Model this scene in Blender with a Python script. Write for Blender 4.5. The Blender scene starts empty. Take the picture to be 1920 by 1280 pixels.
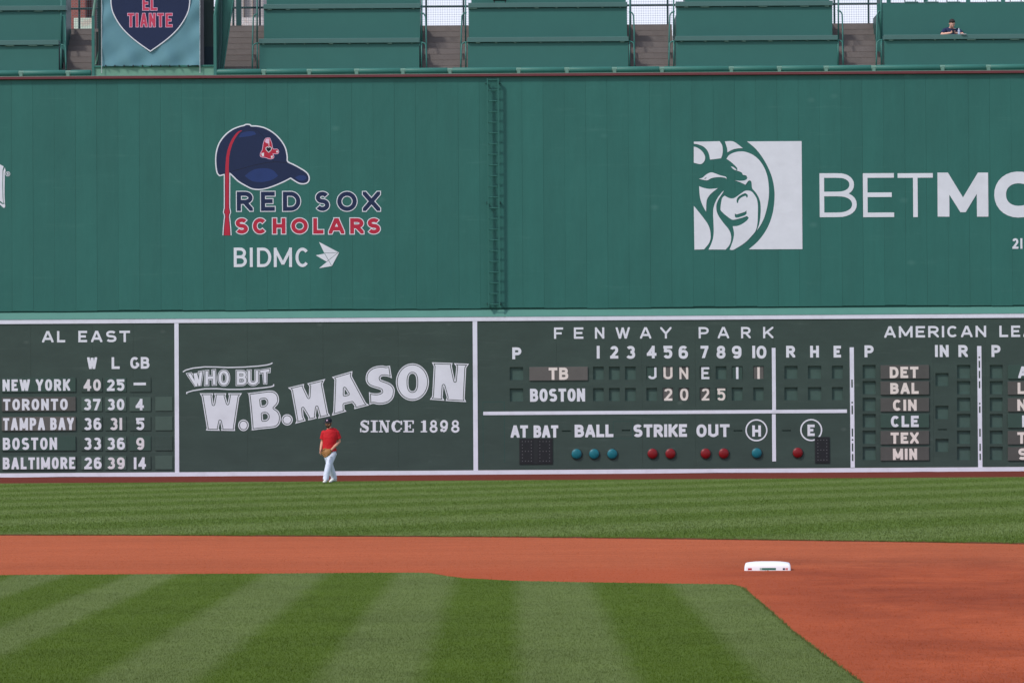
import bpy, bmesh, math, random
import numpy as np
from mathutils import Vector, Matrix
from mathutils.geometry import delaunay_2d_cdt
random.seed(7); rng = np.random.default_rng(7)
R_ = math.radians
S = bpy.context.scene
COL = S.collection

# ------------------------------------------------------------------ camera, sky, sun, exposure
FPX = 6864.0                      # focal length in pixels of a 1920 wide frame
CAM = Vector((0, 0, 1.5)); PITCH = math.atan(151 / FPX); ROLL = 0.00625
Fv = Vector((0, math.cos(PITCH), math.sin(PITCH))); U0 = Vector((0, -math.sin(PITCH), math.cos(PITCH))); R0 = Vector((1, 0, 0))
Rv = R0 * math.cos(ROLL) - U0 * math.sin(ROLL); Uv = R0 * math.sin(ROLL) + U0 * math.cos(ROLL)
cd = bpy.data.cameras.new('camera'); cam = bpy.data.objects.new('camera', cd); COL.objects.link(cam)
cd.sensor_width = 36; cd.lens = FPX * 36 / 1920; cd.clip_start = .5; cd.clip_end = 3000
cam.matrix_world = Matrix(((Rv.x, Uv.x, -Fv.x, CAM.x), (Rv.y, Uv.y, -Fv.y, CAM.y), (Rv.z, Uv.z, -Fv.z, CAM.z), (0, 0, 0, 1)))
S.camera = cam
cd.dof.use_dof = False

SUN_EL, SUN_AZ = R_(47), R_(52)   # azimuth measured from straight behind the camera towards its left
w = bpy.data.worlds.new('World'); S.world = w; w.use_nodes = True
nt = w.node_tree; bg = nt.nodes['Background']
sky = nt.nodes.new('ShaderNodeTexSky'); sky.sky_type = 'NISHITA'; sky.sun_disc = False
sky.sun_elevation = SUN_EL; sky.sun_rotation = R_(180) + SUN_AZ
sky.air_density = 1.0; sky.dust_density = 1.5; sky.ozone_density = 1.0
# high thin overcast, thickest towards the horizon, mixed over the clear sky
tcs = nt.nodes.new('ShaderNodeTexCoord'); sxs = nt.nodes.new('ShaderNodeSeparateXYZ'); nt.links.new(tcs.outputs['Generated'], sxs.inputs[0])
mrs = nt.nodes.new('ShaderNodeMapRange'); mrs.interpolation_type = 'SMOOTHSTEP'; mrs.inputs[1].default_value = .02; mrs.inputs[2].default_value = .45; mrs.inputs[3].default_value = .97; mrs.inputs[4].default_value = .35; nt.links.new(sxs.outputs[2], mrs.inputs[0])
mxs = nt.nodes.new('ShaderNodeMixRGB'); mxs.inputs[2].default_value = (5.3, 5.5, 6.5, 1); nt.links.new(mrs.outputs[0], mxs.inputs[0]); nt.links.new(sky.outputs[0], mxs.inputs[1]); nt.links.new(mxs.outputs[0], bg.inputs[0]); bg.inputs[1].default_value = 0.14
sd = bpy.data.lights.new('sun', 'SUN'); sd.energy = 2.0; sd.angle = R_(6); sd.color = (1, .96, .91)
sun = bpy.data.objects.new('sun', sd); COL.objects.link(sun)
to_sun = Vector((-math.sin(SUN_AZ) * math.cos(SUN_EL), -math.cos(SUN_AZ) * math.cos(SUN_EL), math.sin(SUN_EL)))
sun.rotation_euler = (-to_sun).to_track_quat('-Z', 'Y').to_euler(); sun.location = (-20, -20, 40)
S.view_settings.view_transform = 'Standard'; S.view_settings.look = 'None'
S.view_settings.exposure = 0.36; S.view_settings.gamma = 1

# ------------------------------------------------------------------ geometry helpers
def ray(px, py): return Fv + Rv * ((px - 960) / FPX) + Uv * ((640 - py) / FPX)
def P(px, py, Y):
    v = ray(px, py); return CAM + v * ((Y - CAM.y) / v.y)
def G(px, py, z=0):
    v = ray(px, py); return CAM + v * ((z - CAM.z) / v.z)
def rect(x0, y0, x1, y1, Y):      # level rectangle (xa, za, xb, zb) on the plane Y that fills the pixel box
    ym, xm = (y0 + y1) / 2, (x0 + x1) / 2
    return P(x0, ym, Y).x, P(xm, y1, Y).z, P(x1, ym, Y).x, P(xm, y0, Y).z

def worigin(o):
    v = Vector((0, 0, 0))
    while o: v = v + o.location; o = o.parent
    return v
def link(name, verts, faces, m, parent=None, smooth=False, mats=None, fm=None, origin=None):
    me = bpy.data.meshes.new(name)
    if parent is not None: off = worigin(parent); loc = Vector((0, 0, 0))
    elif origin is not None: off = Vector(origin); loc = off
    else:
        a = np.array([tuple(v) for v in verts]); off = Vector(((a[:, 0].min() + a[:, 0].max()) / 2, (a[:, 1].min() + a[:, 1].max()) / 2, a[:, 2].min())); loc = off
    me.from_pydata([tuple(Vector(v) - off) for v in verts], [], faces)
    for mm in (mats or [m]): me.materials.append(mm)
    if fm: me.polygons.foreach_set('material_index', fm)
    if smooth: me.polygons.foreach_set('use_smooth', [True] * len(me.polygons))
    me.update()
    o = bpy.data.objects.new(name, me); o.location = loc; COL.objects.link(o)
    if parent is not None: o.parent = parent
    return o
def tag(o, label=None, cat=None, group=None, kind=None):
    if label: o['label'] = label
    if cat: o['category'] = cat
    if group: o['group'] = group
    if kind: o['kind'] = kind
    return o
def thing(name, loc, label, cat, group=None):
    o = bpy.data.objects.new(name, None); o.empty_display_size = .2; o.location = loc; COL.objects.link(o)
    return tag(o, label, cat, group)

class MB:
    def __init__(s): s.v = []; s.f = []
    def box(s, x0, x1, y0, y1, z0, z1):
        n = len(s.v)
        s.v += [(x0, y0, z0), (x1, y0, z0), (x1, y1, z0), (x0, y1, z0), (x0, y0, z1), (x1, y0, z1), (x1, y1, z1), (x0, y1, z1)]
        s.f += [(n, n + 3, n + 2, n + 1), (n + 4, n + 5, n + 6, n + 7), (n, n + 1, n + 5, n + 4), (n + 1, n + 2, n + 6, n + 5), (n + 2, n + 3, n + 7, n + 6), (n + 3, n, n + 4, n + 7)]
        return s
    def bbox(s, x0, x1, y0, y1, z0, z1, b=.01):      # box with chamfered front/side edges (bevelled via bmesh)
        bm = bmesh.new(); bmesh.ops.create_cube(bm, size=1)
        for v in bm.verts: v.co = Vector(((x0 + x1) / 2 + v.co.x * (x1 - x0), (y0 + y1) / 2 + v.co.y * (y1 - y0), (z0 + z1) / 2 + v.co.z * (z1 - z0)))
        bmesh.ops.bevel(bm, geom=bm.edges[:], offset=b, segments=2, affect='EDGES', profile=.6)
        return s.bm(bm)
    def bm(s, bm):
        n = len(s.v); bm.verts.index_update()
        s.v += [tuple(v.co) for v in bm.verts]; s.f += [tuple(n + v.index for v in f.verts) for f in bm.faces]; bm.free(); return s
    def loft(s, pts, rad, n=12, side=Vector((1, 0, 0)), cap=True):
        pts = [Vector(p) for p in pts]; base = len(s.v)
        for i, p in enumerate(pts):
            t = (pts[min(i + 1, len(pts) - 1)] - pts[max(i - 1, 0)]).normalized()
            a = side - t * side.dot(t)
            if a.length < .05: a = Vector((0, 1, 0)) - t * t.y
            a.normalize(); b = t.cross(a)
            r = rad[i] if isinstance(rad, (list, tuple)) else rad
            ra, rb = r if isinstance(r, tuple) else (r, r)
            for k in range(n):
                q = 2 * math.pi * k / n; s.v.append(tuple(p + a * (ra * math.cos(q)) + b * (rb * math.sin(q))))
        for i in range(len(pts) - 1):
            for k in range(n):
                k2 = (k + 1) % n
                s.f.append((base + i * n + k, base + i * n + k2, base + (i + 1) * n + k2, base + (i + 1) * n + k))
        if cap:
            s.f.append(tuple(base + k for k in range(n))[::-1]); e = base + (len(pts) - 1) * n; s.f.append(tuple(e + k for k in range(n)))
        return s
    def ball(s, c, r, seg=16, ring=10):
        r = r if isinstance(r, tuple) else (r, r, r)
        bm = bmesh.new(); bmesh.ops.create_uvsphere(bm, u_segments=seg, v_segments=ring, radius=1)
        for v in bm.verts: v.co = Vector((c[0] + v.co.x * r[0], c[1] + v.co.y * r[1], c[2] + v.co.z * r[2]))
        return s.bm(bm)
    def lathe(s, c, prof, n=24, axis='z'):           # prof: list of (radius, height)
        base = len(s.v)
        for (r, h) in prof:
            for k in range(n):
                q = 2 * math.pi * k / n
                if axis == 'z': s.v.append((c[0] + r * math.cos(q), c[1] + r * math.sin(q), c[2] + h))
                else: s.v.append((c[0] + r * math.cos(q), c[1] - h, c[2] + r * math.sin(q)))
        for i in range(len(prof) - 1):
            for k in range(n):
                k2 = (k + 1) % n
                s.f.append((base + i * n + k, base + i * n + k2, base + (i + 1) * n + k2, base + (i + 1) * n + k))
        s.f.append(tuple(base + k for k in range(n))[::-1]); e = base + (len(prof) - 1) * n; s.f.append(tuple(e + k for k in range(n)))
        return s
    def build(s, name, m, parent=None, smooth=False, origin=None): return link(name, s.v, s.f, m, parent, smooth, origin=origin)

def remesh(o, voxel, smooth_it=4):
    md = o.modifiers.new('r', 'REMESH'); md.mode = 'VOXEL'; md.voxel_size = voxel
    if smooth_it: sm = o.modifiers.new('s', 'SMOOTH'); sm.iterations = smooth_it; sm.factor = .5
    dg = bpy.context.evaluated_depsgraph_get(); dg.update()
    me = bpy.data.meshes.new_from_object(o.evaluated_get(dg)); old = o.data; mats = list(old.materials)
    o.modifiers.clear(); o.data = me; me.materials.clear()
    for mm in mats: me.materials.append(mm)
    me.polygons.foreach_set('use_smooth', [True] * len(me.polygons)); nm = old.name; bpy.data.meshes.remove(old); me.name = nm
    return o

# ------------------------------------------------------------------ materials
def lin(c):
    c = c / 255; return c / 12.92 if c <= .04045 else ((c + .055) / 1.055) ** 2.4
def rgb(c): return (lin(c[0]), lin(c[1]), lin(c[2]), 1)
def M(name, c, rough=.6, var=.06, scale=3, bump=0, bscale=30, stretch=(1, 1, 1), metal=0, spec=.35, dirt=0, dirtc=(60, 50, 40), dscale=1.5):
    m = bpy.data.materials.new(name); m.use_nodes = True; t = m.node_tree; N = t.nodes; L = t.links
    b = N['Principled BSDF']; b.inputs['Roughness'].default_value = rough; b.inputs['Metallic'].default_value = metal; b.inputs['Specular IOR Level'].default_value = spec
    g = N.new('ShaderNodeNewGeometry'); mp = N.new('ShaderNodeMapping'); mp.inputs['Scale'].default_value = stretch; L.new(g.outputs['Position'], mp.inputs[0])
    n = N.new('ShaderNodeTexNoise'); n.inputs['Scale'].default_value = scale; n.inputs['Detail'].default_value = 6; n.inputs['Roughness'].default_value = .65; L.new(mp.outputs[0], n.inputs['Vector'])
    r = N.new('ShaderNodeValToRGB'); r.color_ramp.elements[0].position = .25; r.color_ramp.elements[1].position = .75
    C = rgb(c); r.color_ramp.elements[0].color = tuple(x * (1 - var) for x in C[:3]) + (1,); r.color_ramp.elements[1].color = tuple(min(1, x * (1 + var)) for x in C[:3]) + (1,)
    L.new(n.outputs['Fac'], r.inputs[0]); out = r.outputs[0]
    if dirt:
        n3 = N.new('ShaderNodeTexNoise'); n3.inputs['Scale'].default_value = dscale; n3.inputs['Detail'].default_value = 8; n3.inputs['Roughness'].default_value = .7; L.new(mp.outputs[0], n3.inputs['Vector'])
        r3 = N.new('ShaderNodeValToRGB'); r3.color_ramp.elements[0].position = .5; r3.color_ramp.elements[0].color = (0, 0, 0, 1); r3.color_ramp.elements[1].position = .8; r3.color_ramp.elements[1].color = (dirt,) * 3 + (1,); L.new(n3.outputs['Fac'], r3.inputs[0])
        mx = N.new('ShaderNodeMixRGB'); mx.inputs[2].default_value = rgb(dirtc); L.new(r3.outputs[0], mx.inputs[0]); L.new(out, mx.inputs[1]); out = mx.outputs[0]
    L.new(out, b.inputs['Base Color'])
    if bump:
        n2 = N.new('ShaderNodeTexNoise'); n2.inputs['Scale'].default_value = bscale; n2.inputs['Detail'].default_value = 4; L.new(mp.outputs[0], n2.inputs['Vector'])
        bp = N.new('ShaderNodeBump'); bp.inputs['Strength'].default_value = 1; bp.inputs['Distance'].default_value = bump; L.new(n2.outputs['Fac'], bp.inputs['Height']); L.new(bp.outputs[0], b.inputs['Normal'])
    return m

GREEN = (58, 112, 100)
m_wall = M('painted_green_metal', (40, 99, 91), .55, .07, .9, .014, 1.6, (1, 1, .55), dirt=.35, dirtc=(50, 108, 99), dscale=.8)
m_groove = M('groove_green', (30, 76, 70), .8, .05)
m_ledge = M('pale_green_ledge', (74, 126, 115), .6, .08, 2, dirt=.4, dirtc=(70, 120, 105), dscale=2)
m_board = M('scoreboard_green', (53, 69, 63), .6, .10, 1.2, .004, 2.0, (1, 1, 1.8), dirt=.3, dirtc=(62, 78, 70), dscale=1.2)
m_slot = M('slot_green', (64, 86, 79), .7, .12, 6)
m_white = M('white_paint', (216, 217, 225), .6, .04, 1.5, dirt=.25, dirtc=(180, 178, 186), dscale=1.3)
m_white_b = M('white_border_paint', (216, 216, 228), .6, .05, 2, dirt=.35, dirtc=(165, 160, 165), dscale=2.2)
m_navy = M('navy_paint', (19, 35, 70), .55, .06)
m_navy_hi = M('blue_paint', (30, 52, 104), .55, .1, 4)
m_navy_dk = M('dark_navy_paint', (6, 12, 30), .55, .06)
m_red = M('red_paint', (174, 34, 58), .55, .06)
m_grey = M('grey_blue_paint', (128, 150, 152), .6, .03)
m_dark = M('black_panel', (26, 28, 32), .6, .1)
m_dark2 = M('display_frame', (32, 36, 38), .6, .1)
m_led = M('unlit_led_dots', (98, 98, 102), .4, .1)
m_coping = M('dark_red_coping', (104, 50, 55), .5, .12, 2, dirt=.3, dirtc=(90, 70, 70), dscale=3)
m_seat = M('seating_green', (48, 103, 95), .55, .05, 1.2, .002, 2)
m_counter = M('counter_green', (72, 108, 104), .55, .05, 2)
m_tube = M('green_tube', (52, 108, 100), .45, .05)
m_offw = M('worn_white_paint', (212, 207, 210), .6, .06, 5)
m_ladder = M('ladder_green', (42, 98, 89), .5, .05)
m_dkgreen = M('dark_green_steel', (36, 74, 72), .5, .1)
m_pad = M('rail_pad_green', (46, 104, 94), .5, .06, 2)
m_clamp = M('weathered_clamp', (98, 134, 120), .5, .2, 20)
m_conc = M('stair_concrete', (117, 110, 106), .85, .14, 4, .004, 30, dirt=.5, dirtc=(84, 74, 72), dscale=2)
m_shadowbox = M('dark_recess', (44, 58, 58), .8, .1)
m_wire = M('fence_wire', (96, 110, 118), .5, .05)
m_cloth = M('banner_cloth', (92, 136, 148), .7, .05, 2)
m_bred = M('banner_red', (188, 60, 88), .7, .05)
m_bpink = M('banner_pink_edge', (218, 178, 204), .7, .04)
m_rope = M('pale_rope', (190, 196, 200), .8, .1)
m_pgreen = M('pale_weathered_beam', (102, 146, 126), .65, .14, 3, dirt=.5, dirtc=(130, 160, 140), dscale=2)
m_taupe = M('taupe_plate', (92, 89, 86), .6, .08, 3)
m_plateg = M('green_plate', (52, 74, 66), .55, .07, 3)
m_plateb = M('brown_plate', (78, 77, 74), .6, .10, 4)
m_platedk = M('faded_green_plate', (68, 86, 78), .6, .08, 4)
m_cream = M('cream_paint', (220, 209, 202), .6, .08, 6)
m_teal = M('teal_lens', (12, 98, 110), .42, .15, 10, spec=.35)
m_redlens = M('red_lens', (118, 10, 18), .4, .2, 10, spec=.35)
m_bezel = M('lamp_bezel', (40, 50, 48), .5, .1)
m_base = M('white_rubber', (228, 228, 232), .5, .02, 20)

def weather(m, pitch=None, x0=0, tone=.05, specks=0, sscale=1.0, sc=(120, 150, 142)):
    t = m.node_tree; N = t.nodes; L = t.links; b = N['Principled BSDF']; old = b.inputs['Base Color'].links[0].from_socket
    g = N.new('ShaderNodeNewGeometry')
    if pitch:
        sx = N.new('ShaderNodeSeparateXYZ'); L.new(g.outputs['Position'], sx.inputs[0])
        a = N.new('ShaderNodeMath'); a.operation = 'SUBTRACT'; a.inputs[1].default_value = x0; L.new(sx.outputs[0], a.inputs[0])
        d = N.new('ShaderNodeMath'); d.operation = 'DIVIDE'; d.inputs[1].default_value = pitch; L.new(a.outputs[0], d.inputs[0])
        f = N.new('ShaderNodeMath'); f.operation = 'FLOOR'; L.new(d.outputs[0], f.inputs[0])
        wn = N.new('ShaderNodeTexWhiteNoise'); wn.noise_dimensions = '1D'; L.new(f.outputs[0], wn.inputs['W'])
        q = N.new('ShaderNodeMapRange'); q.inputs[3].default_value = 1 - tone; q.inputs[4].default_value = 1 + tone; L.new(wn.outputs['Value'], q.inputs[0])
        k = N.new('ShaderNodeVectorMath'); k.operation = 'SCALE'; L.new(old, k.inputs[0]); L.new(q.outputs[0], k.inputs['Scale']); old = k.outputs[0]
    if specks:
        mp = N.new('ShaderNodeMapping'); mp.inputs['Scale'].default_value = (1, 1, 1.6); L.new(g.outputs['Position'], mp.inputs[0])
        v = N.new('ShaderNodeTexVoronoi'); v.inputs['Scale'].default_value = sscale; L.new(mp.outputs[0], v.inputs['Vector'])
        q = N.new('ShaderNodeMapRange'); q.inputs[1].default_value = .02; q.inputs[2].default_value = .09; q.inputs[3].default_value = specks; q.inputs[4].default_value = 0; L.new(v.outputs['Distance'], q.inputs[0])
        # long faint rub marks
        m2 = N.new('ShaderNodeMapping'); m2.inputs['Scale'].default_value = (.5, 1, 5); L.new(g.outputs['Position'], m2.inputs[0])
        n = N.new('ShaderNodeTexNoise'); n.inputs['Scale'].default_value = 1.1; n.inputs['Detail'].default_value = 9; n.inputs['Roughness'].default_value = .75; L.new(m2.outputs[0], n.inputs['Vector'])
        r = N.new('ShaderNodeMapRange'); r.inputs[1].default_value = .58; r.inputs[2].default_value = .8; r.inputs[3].default_value = 0; r.inputs[4].default_value = specks; L.new(n.outputs['Fac'], r.inputs[0])
        ad = N.new('ShaderNodeMath'); ad.operation = 'MAXIMUM'; L.new(q.outputs[0], ad.inputs[0]); L.new(r.outputs[0], ad.inputs[1])
        mx = N.new('ShaderNodeMixRGB'); mx.inputs[2].default_value = rgb(sc); L.new(ad.outputs[0], mx.inputs[0]); L.new(old, mx.inputs[1]); old = mx.outputs[0]
    L.new(old, b.inputs['Base Color'])
def streaks(m, vec, lo_, hi_):
    t = m.node_tree; N = t.nodes; L = t.links; b = N['Principled BSDF']; old = b.inputs['Base Color'].links[0].from_socket; g = N.new('ShaderNodeNewGeometry'); mp = N.new('ShaderNodeMapping'); mp.inputs['Scale'].default_value = vec; L.new(g.outputs['Position'], mp.inputs[0])
    n = N.new('ShaderNodeTexNoise'); n.inputs['Scale'].default_value = 1; n.inputs['Detail'].default_value = 8; n.inputs['Roughness'].default_value = .7; L.new(mp.outputs[0], n.inputs['Vector'])
    q = N.new('ShaderNodeMapRange'); q.inputs[1].default_value = .28; q.inputs[2].default_value = .72; q.inputs[3].default_value = lo_; q.inputs[4].default_value = hi_; L.new(n.outputs['Fac'], q.inputs[0])
    k = N.new('ShaderNodeVectorMath'); k.operation = 'SCALE'; L.new(old, k.inputs[0]); L.new(q.outputs[0], k.inputs['Scale']); L.new(k.outputs[0], b.inputs['Base Color'])
streaks(m_wall, (2.6, 1, .22), .94, 1.06); streaks(m_board, (.4, 1, 2.2), .90, 1.10); streaks(m_white, (1.5, 1, 2.5), .93, 1.03)
weather(m_wall, 39.95 * 104 / FPX, P(860, 400, 104.05).x, .04, .2, .55, (96, 140, 132))
weather(m_board, None, 0, 0, .30, .8, (104, 116, 110))

# ------------------------------------------------------------------ flat shapes: layered region engine
def ccw(p):
    a = 0
    for i in range(len(p)): a += p[i][0] * p[(i + 1) % len(p)][1] - p[(i + 1) % len(p)][0] * p[i][1]
    return p if a > 0 else p[::-1]
def area(p): return abs(sum(p[i][0] * p[(i + 1) % len(p)][1] - p[(i + 1) % len(p)][0] * p[i][1] for i in range(len(p)))) / 2
def inside(poly, pts):
    q = np.array([tuple(p)[:2] for p in poly]); x, y = pts[:, 0], pts[:, 1]; r = np.zeros(len(pts), bool)
    x1, y1 = q[:, 0], q[:, 1]; x0, y0 = np.roll(x1, 1), np.roll(y1, 1)
    for i in range(len(q)):
        if y0[i] == y1[i]: continue
        c = (y1[i] > y) != (y0[i] > y); r ^= c & (x < (x0[i] - x1[i]) * (y - y1[i]) / (y0[i] - y1[i]) + x1[i])
    return r
def stack(layers, Y, parent, thick=.004):
    """layers: [(name, material or None, [polygons in (x, z)], optional clipping polygons)], the first one lies on top; None cuts a hole"""
    vs, es, ps = [], [], []
    for li, la in enumerate(layers):
        for j, polys in enumerate(la[2:]):
            for p in polys:
                if len(p) < 3 or area(p) < 1e-7: continue
                n = len(vs); vs += [Vector((a, b)) for a, b in p]; es += [(n + k, n + (k + 1) % len(p)) for k in range(len(p))]; ps.append((li, j, p))
    V, _, T, _, _, _ = delaunay_2d_cdt(vs, es, [], 0, 1e-6, False)
    va = np.array([(v.x, v.y) for v in V]); T = np.array([tuple(t) for t in T]); tri = va[T]
    ar = np.abs((tri[:, 1, 0] - tri[:, 0, 0]) * (tri[:, 2, 1] - tri[:, 0, 1]) - (tri[:, 1, 1] - tri[:, 0, 1]) * (tri[:, 2, 0] - tri[:, 0, 0])); T = T[ar > 1e-10]
    cen = va[T].mean(1); owner = np.full(len(T), 999)
    for li in range(len(layers)):
        m0 = np.zeros(len(T), bool); m1 = np.zeros(len(T), bool); hc = False
        for l2, j, p in ps:
            if l2 != li: continue
            a = np.array(p); lo, hi = a.min(0), a.max(0); c = np.where((cen[:, 0] >= lo[0]) & (cen[:, 0] <= hi[0]) & (cen[:, 1] >= lo[1]) & (cen[:, 1] <= hi[1]))[0]
            if len(c) == 0: continue
            k = c[inside(p, cen[c])]
            if j == 0: m0[k] = True
            else: m1[k] = True; hc = True
        if len(layers[li]) > 3: m0 &= m1
        owner[m0 & (owner == 999)] = li
    objs = []
    for li in range(len(layers)):
        tris = [tuple(t) for t in T[owner == li]]
        if not tris or layers[li][1] is None: continue
        idx = {}; verts = []; faces = []
        def vi(k):
            if k not in idx: idx[k] = len(verts); verts.append((V[k].x, Y, V[k].y))
            return idx[k]
        cnt = set()
        for t in tris:
            a, b, c = (V[k] for k in t)
            if (b.x - a.x) * (c.y - a.y) - (b.y - a.y) * (c.x - a.x) < 0: t = t[::-1]
            f = [vi(k) for k in t]; faces.append(tuple(f))
            for i in range(3): cnt.add((f[i], f[(i + 1) % 3]))
        nv = len(verts); verts += [(x, Y + thick, z) for x, y, z in verts]
        for (a, b) in sorted(cnt):
            if (b, a) not in cnt: faces.append((b, a, a + nv, b + nv))
        objs.append(link(layers[li][0], verts, faces, layers[li][1], parent))
    return objs

def quads(pts, t, cap=0.0, closed=False):
    pts = [Vector(p) for p in pts]
    if closed: pts = pts + [pts[0]]
    n = len(pts)
    if cap and not closed:
        pts[0] = pts[0] + (pts[0] - pts[1]).normalized() * cap; pts[-1] = pts[-1] + (pts[-1] - pts[-2]).normalized() * cap
    nr = []
    for i in range(n):
        a = pts[i] - pts[i - 1] if i else (pts[0] - pts[n - 2] if closed else pts[1] - pts[0])
        b = pts[i + 1] - pts[i] if i < n - 1 else (pts[1] - pts[0] if closed else a)
        if i == 0 and not closed: a = b
        if a.length < 1e-9: a = b
        if b.length < 1e-9: b = a
        a = a.normalized(); b = b.normalized(); na = Vector((-a.y, a.x)); nb = Vector((-b.y, b.x)); m = na + nb
        if m.length < .3: m = na
        m.normalize(); m = m / max(.35, m.dot(na)); nr.append(m * (t / 2))
    return [[tuple(pts[i] + nr[i]), tuple(pts[i] - nr[i]), tuple(pts[i + 1] - nr[i + 1]), tuple(pts[i + 1] + nr[i + 1])] for i in range(n - 1) if (pts[i + 1] - pts[i]).length > 1e-9]
def disc(c, r, n=24, ry=None): return [(c[0] + r * math.cos(2 * math.pi * k / n), c[1] + (ry or r) * math.sin(2 * math.pi * k / n)) for k in range(n)]
def edge_band(poly, hw):          # everything within hw of the outline
    out = []
    n = len(poly)
    for i in range(n):
        a, b = Vector(poly[i]), Vector(poly[(i + 1) % n])
        if (b - a).length < 1e-9: continue
        d = (b - a).normalized(); q = Vector((-d.y, d.x)) * hw; out.append([tuple(a + q), tuple(a - q), tuple(b - q), tuple(b + q)]); out.append(disc(poly[i], hw * 1.001, 10))
    return out
def clip(p, x0, y0, x1, y1):
    for ax, v, sg in ((0, x0, 1), (0, x1, -1), (1, y0, 1), (1, y1, -1)):
        o = []
        for i in range(len(p)):
            a, b = p[i], p[(i + 1) % len(p)]; da, db = (a[ax] - v) * sg, (b[ax] - v) * sg
            if da >= 0: o.append(a)
            if da * db < 0: k = da / (da - db); o.append((a[0] + (b[0] - a[0]) * k, a[1] + (b[1] - a[1]) * k))
        p = o
        if len(p) < 3: return []
    return p
def smooth(pts, n=5, corner=48):
    """closed outline through the points: rounded except at real corners"""
    P_ = [Vector(p) for p in pts]; N = len(P_); out = []
    def is_c(i):
        a = P_[i] - P_[i - 1]; b = P_[(i + 1) % N] - P_[i]
        if a.length < 1e-9 or b.length < 1e-9: return True
        return math.degrees(a.angle(b)) > corner
    C = [is_c(i) for i in range(N)]
    for i in range(N):
        p0, p1, p2, p3 = P_[i - 1], P_[i], P_[(i + 1) % N], P_[(i + 2) % N]
        m1 = (p2 - p1) if C[i] else (p2 - p0) * .5; m2 = (p2 - p1) if C[(i + 1) % N] else (p3 - p1) * .5
        if C[i] and C[(i + 1) % N]: out.append(tuple(p1)); continue
        for k in range(n):
            t = k / n; t2, t3 = t * t, t * t * t
            out.append(tuple(p1 * (2 * t3 - 3 * t2 + 1) + m1 * (t3 - 2 * t2 + t) + p2 * (-2 * t3 + 3 * t2) + m2 * (t3 - t2)))
    return out

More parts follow.
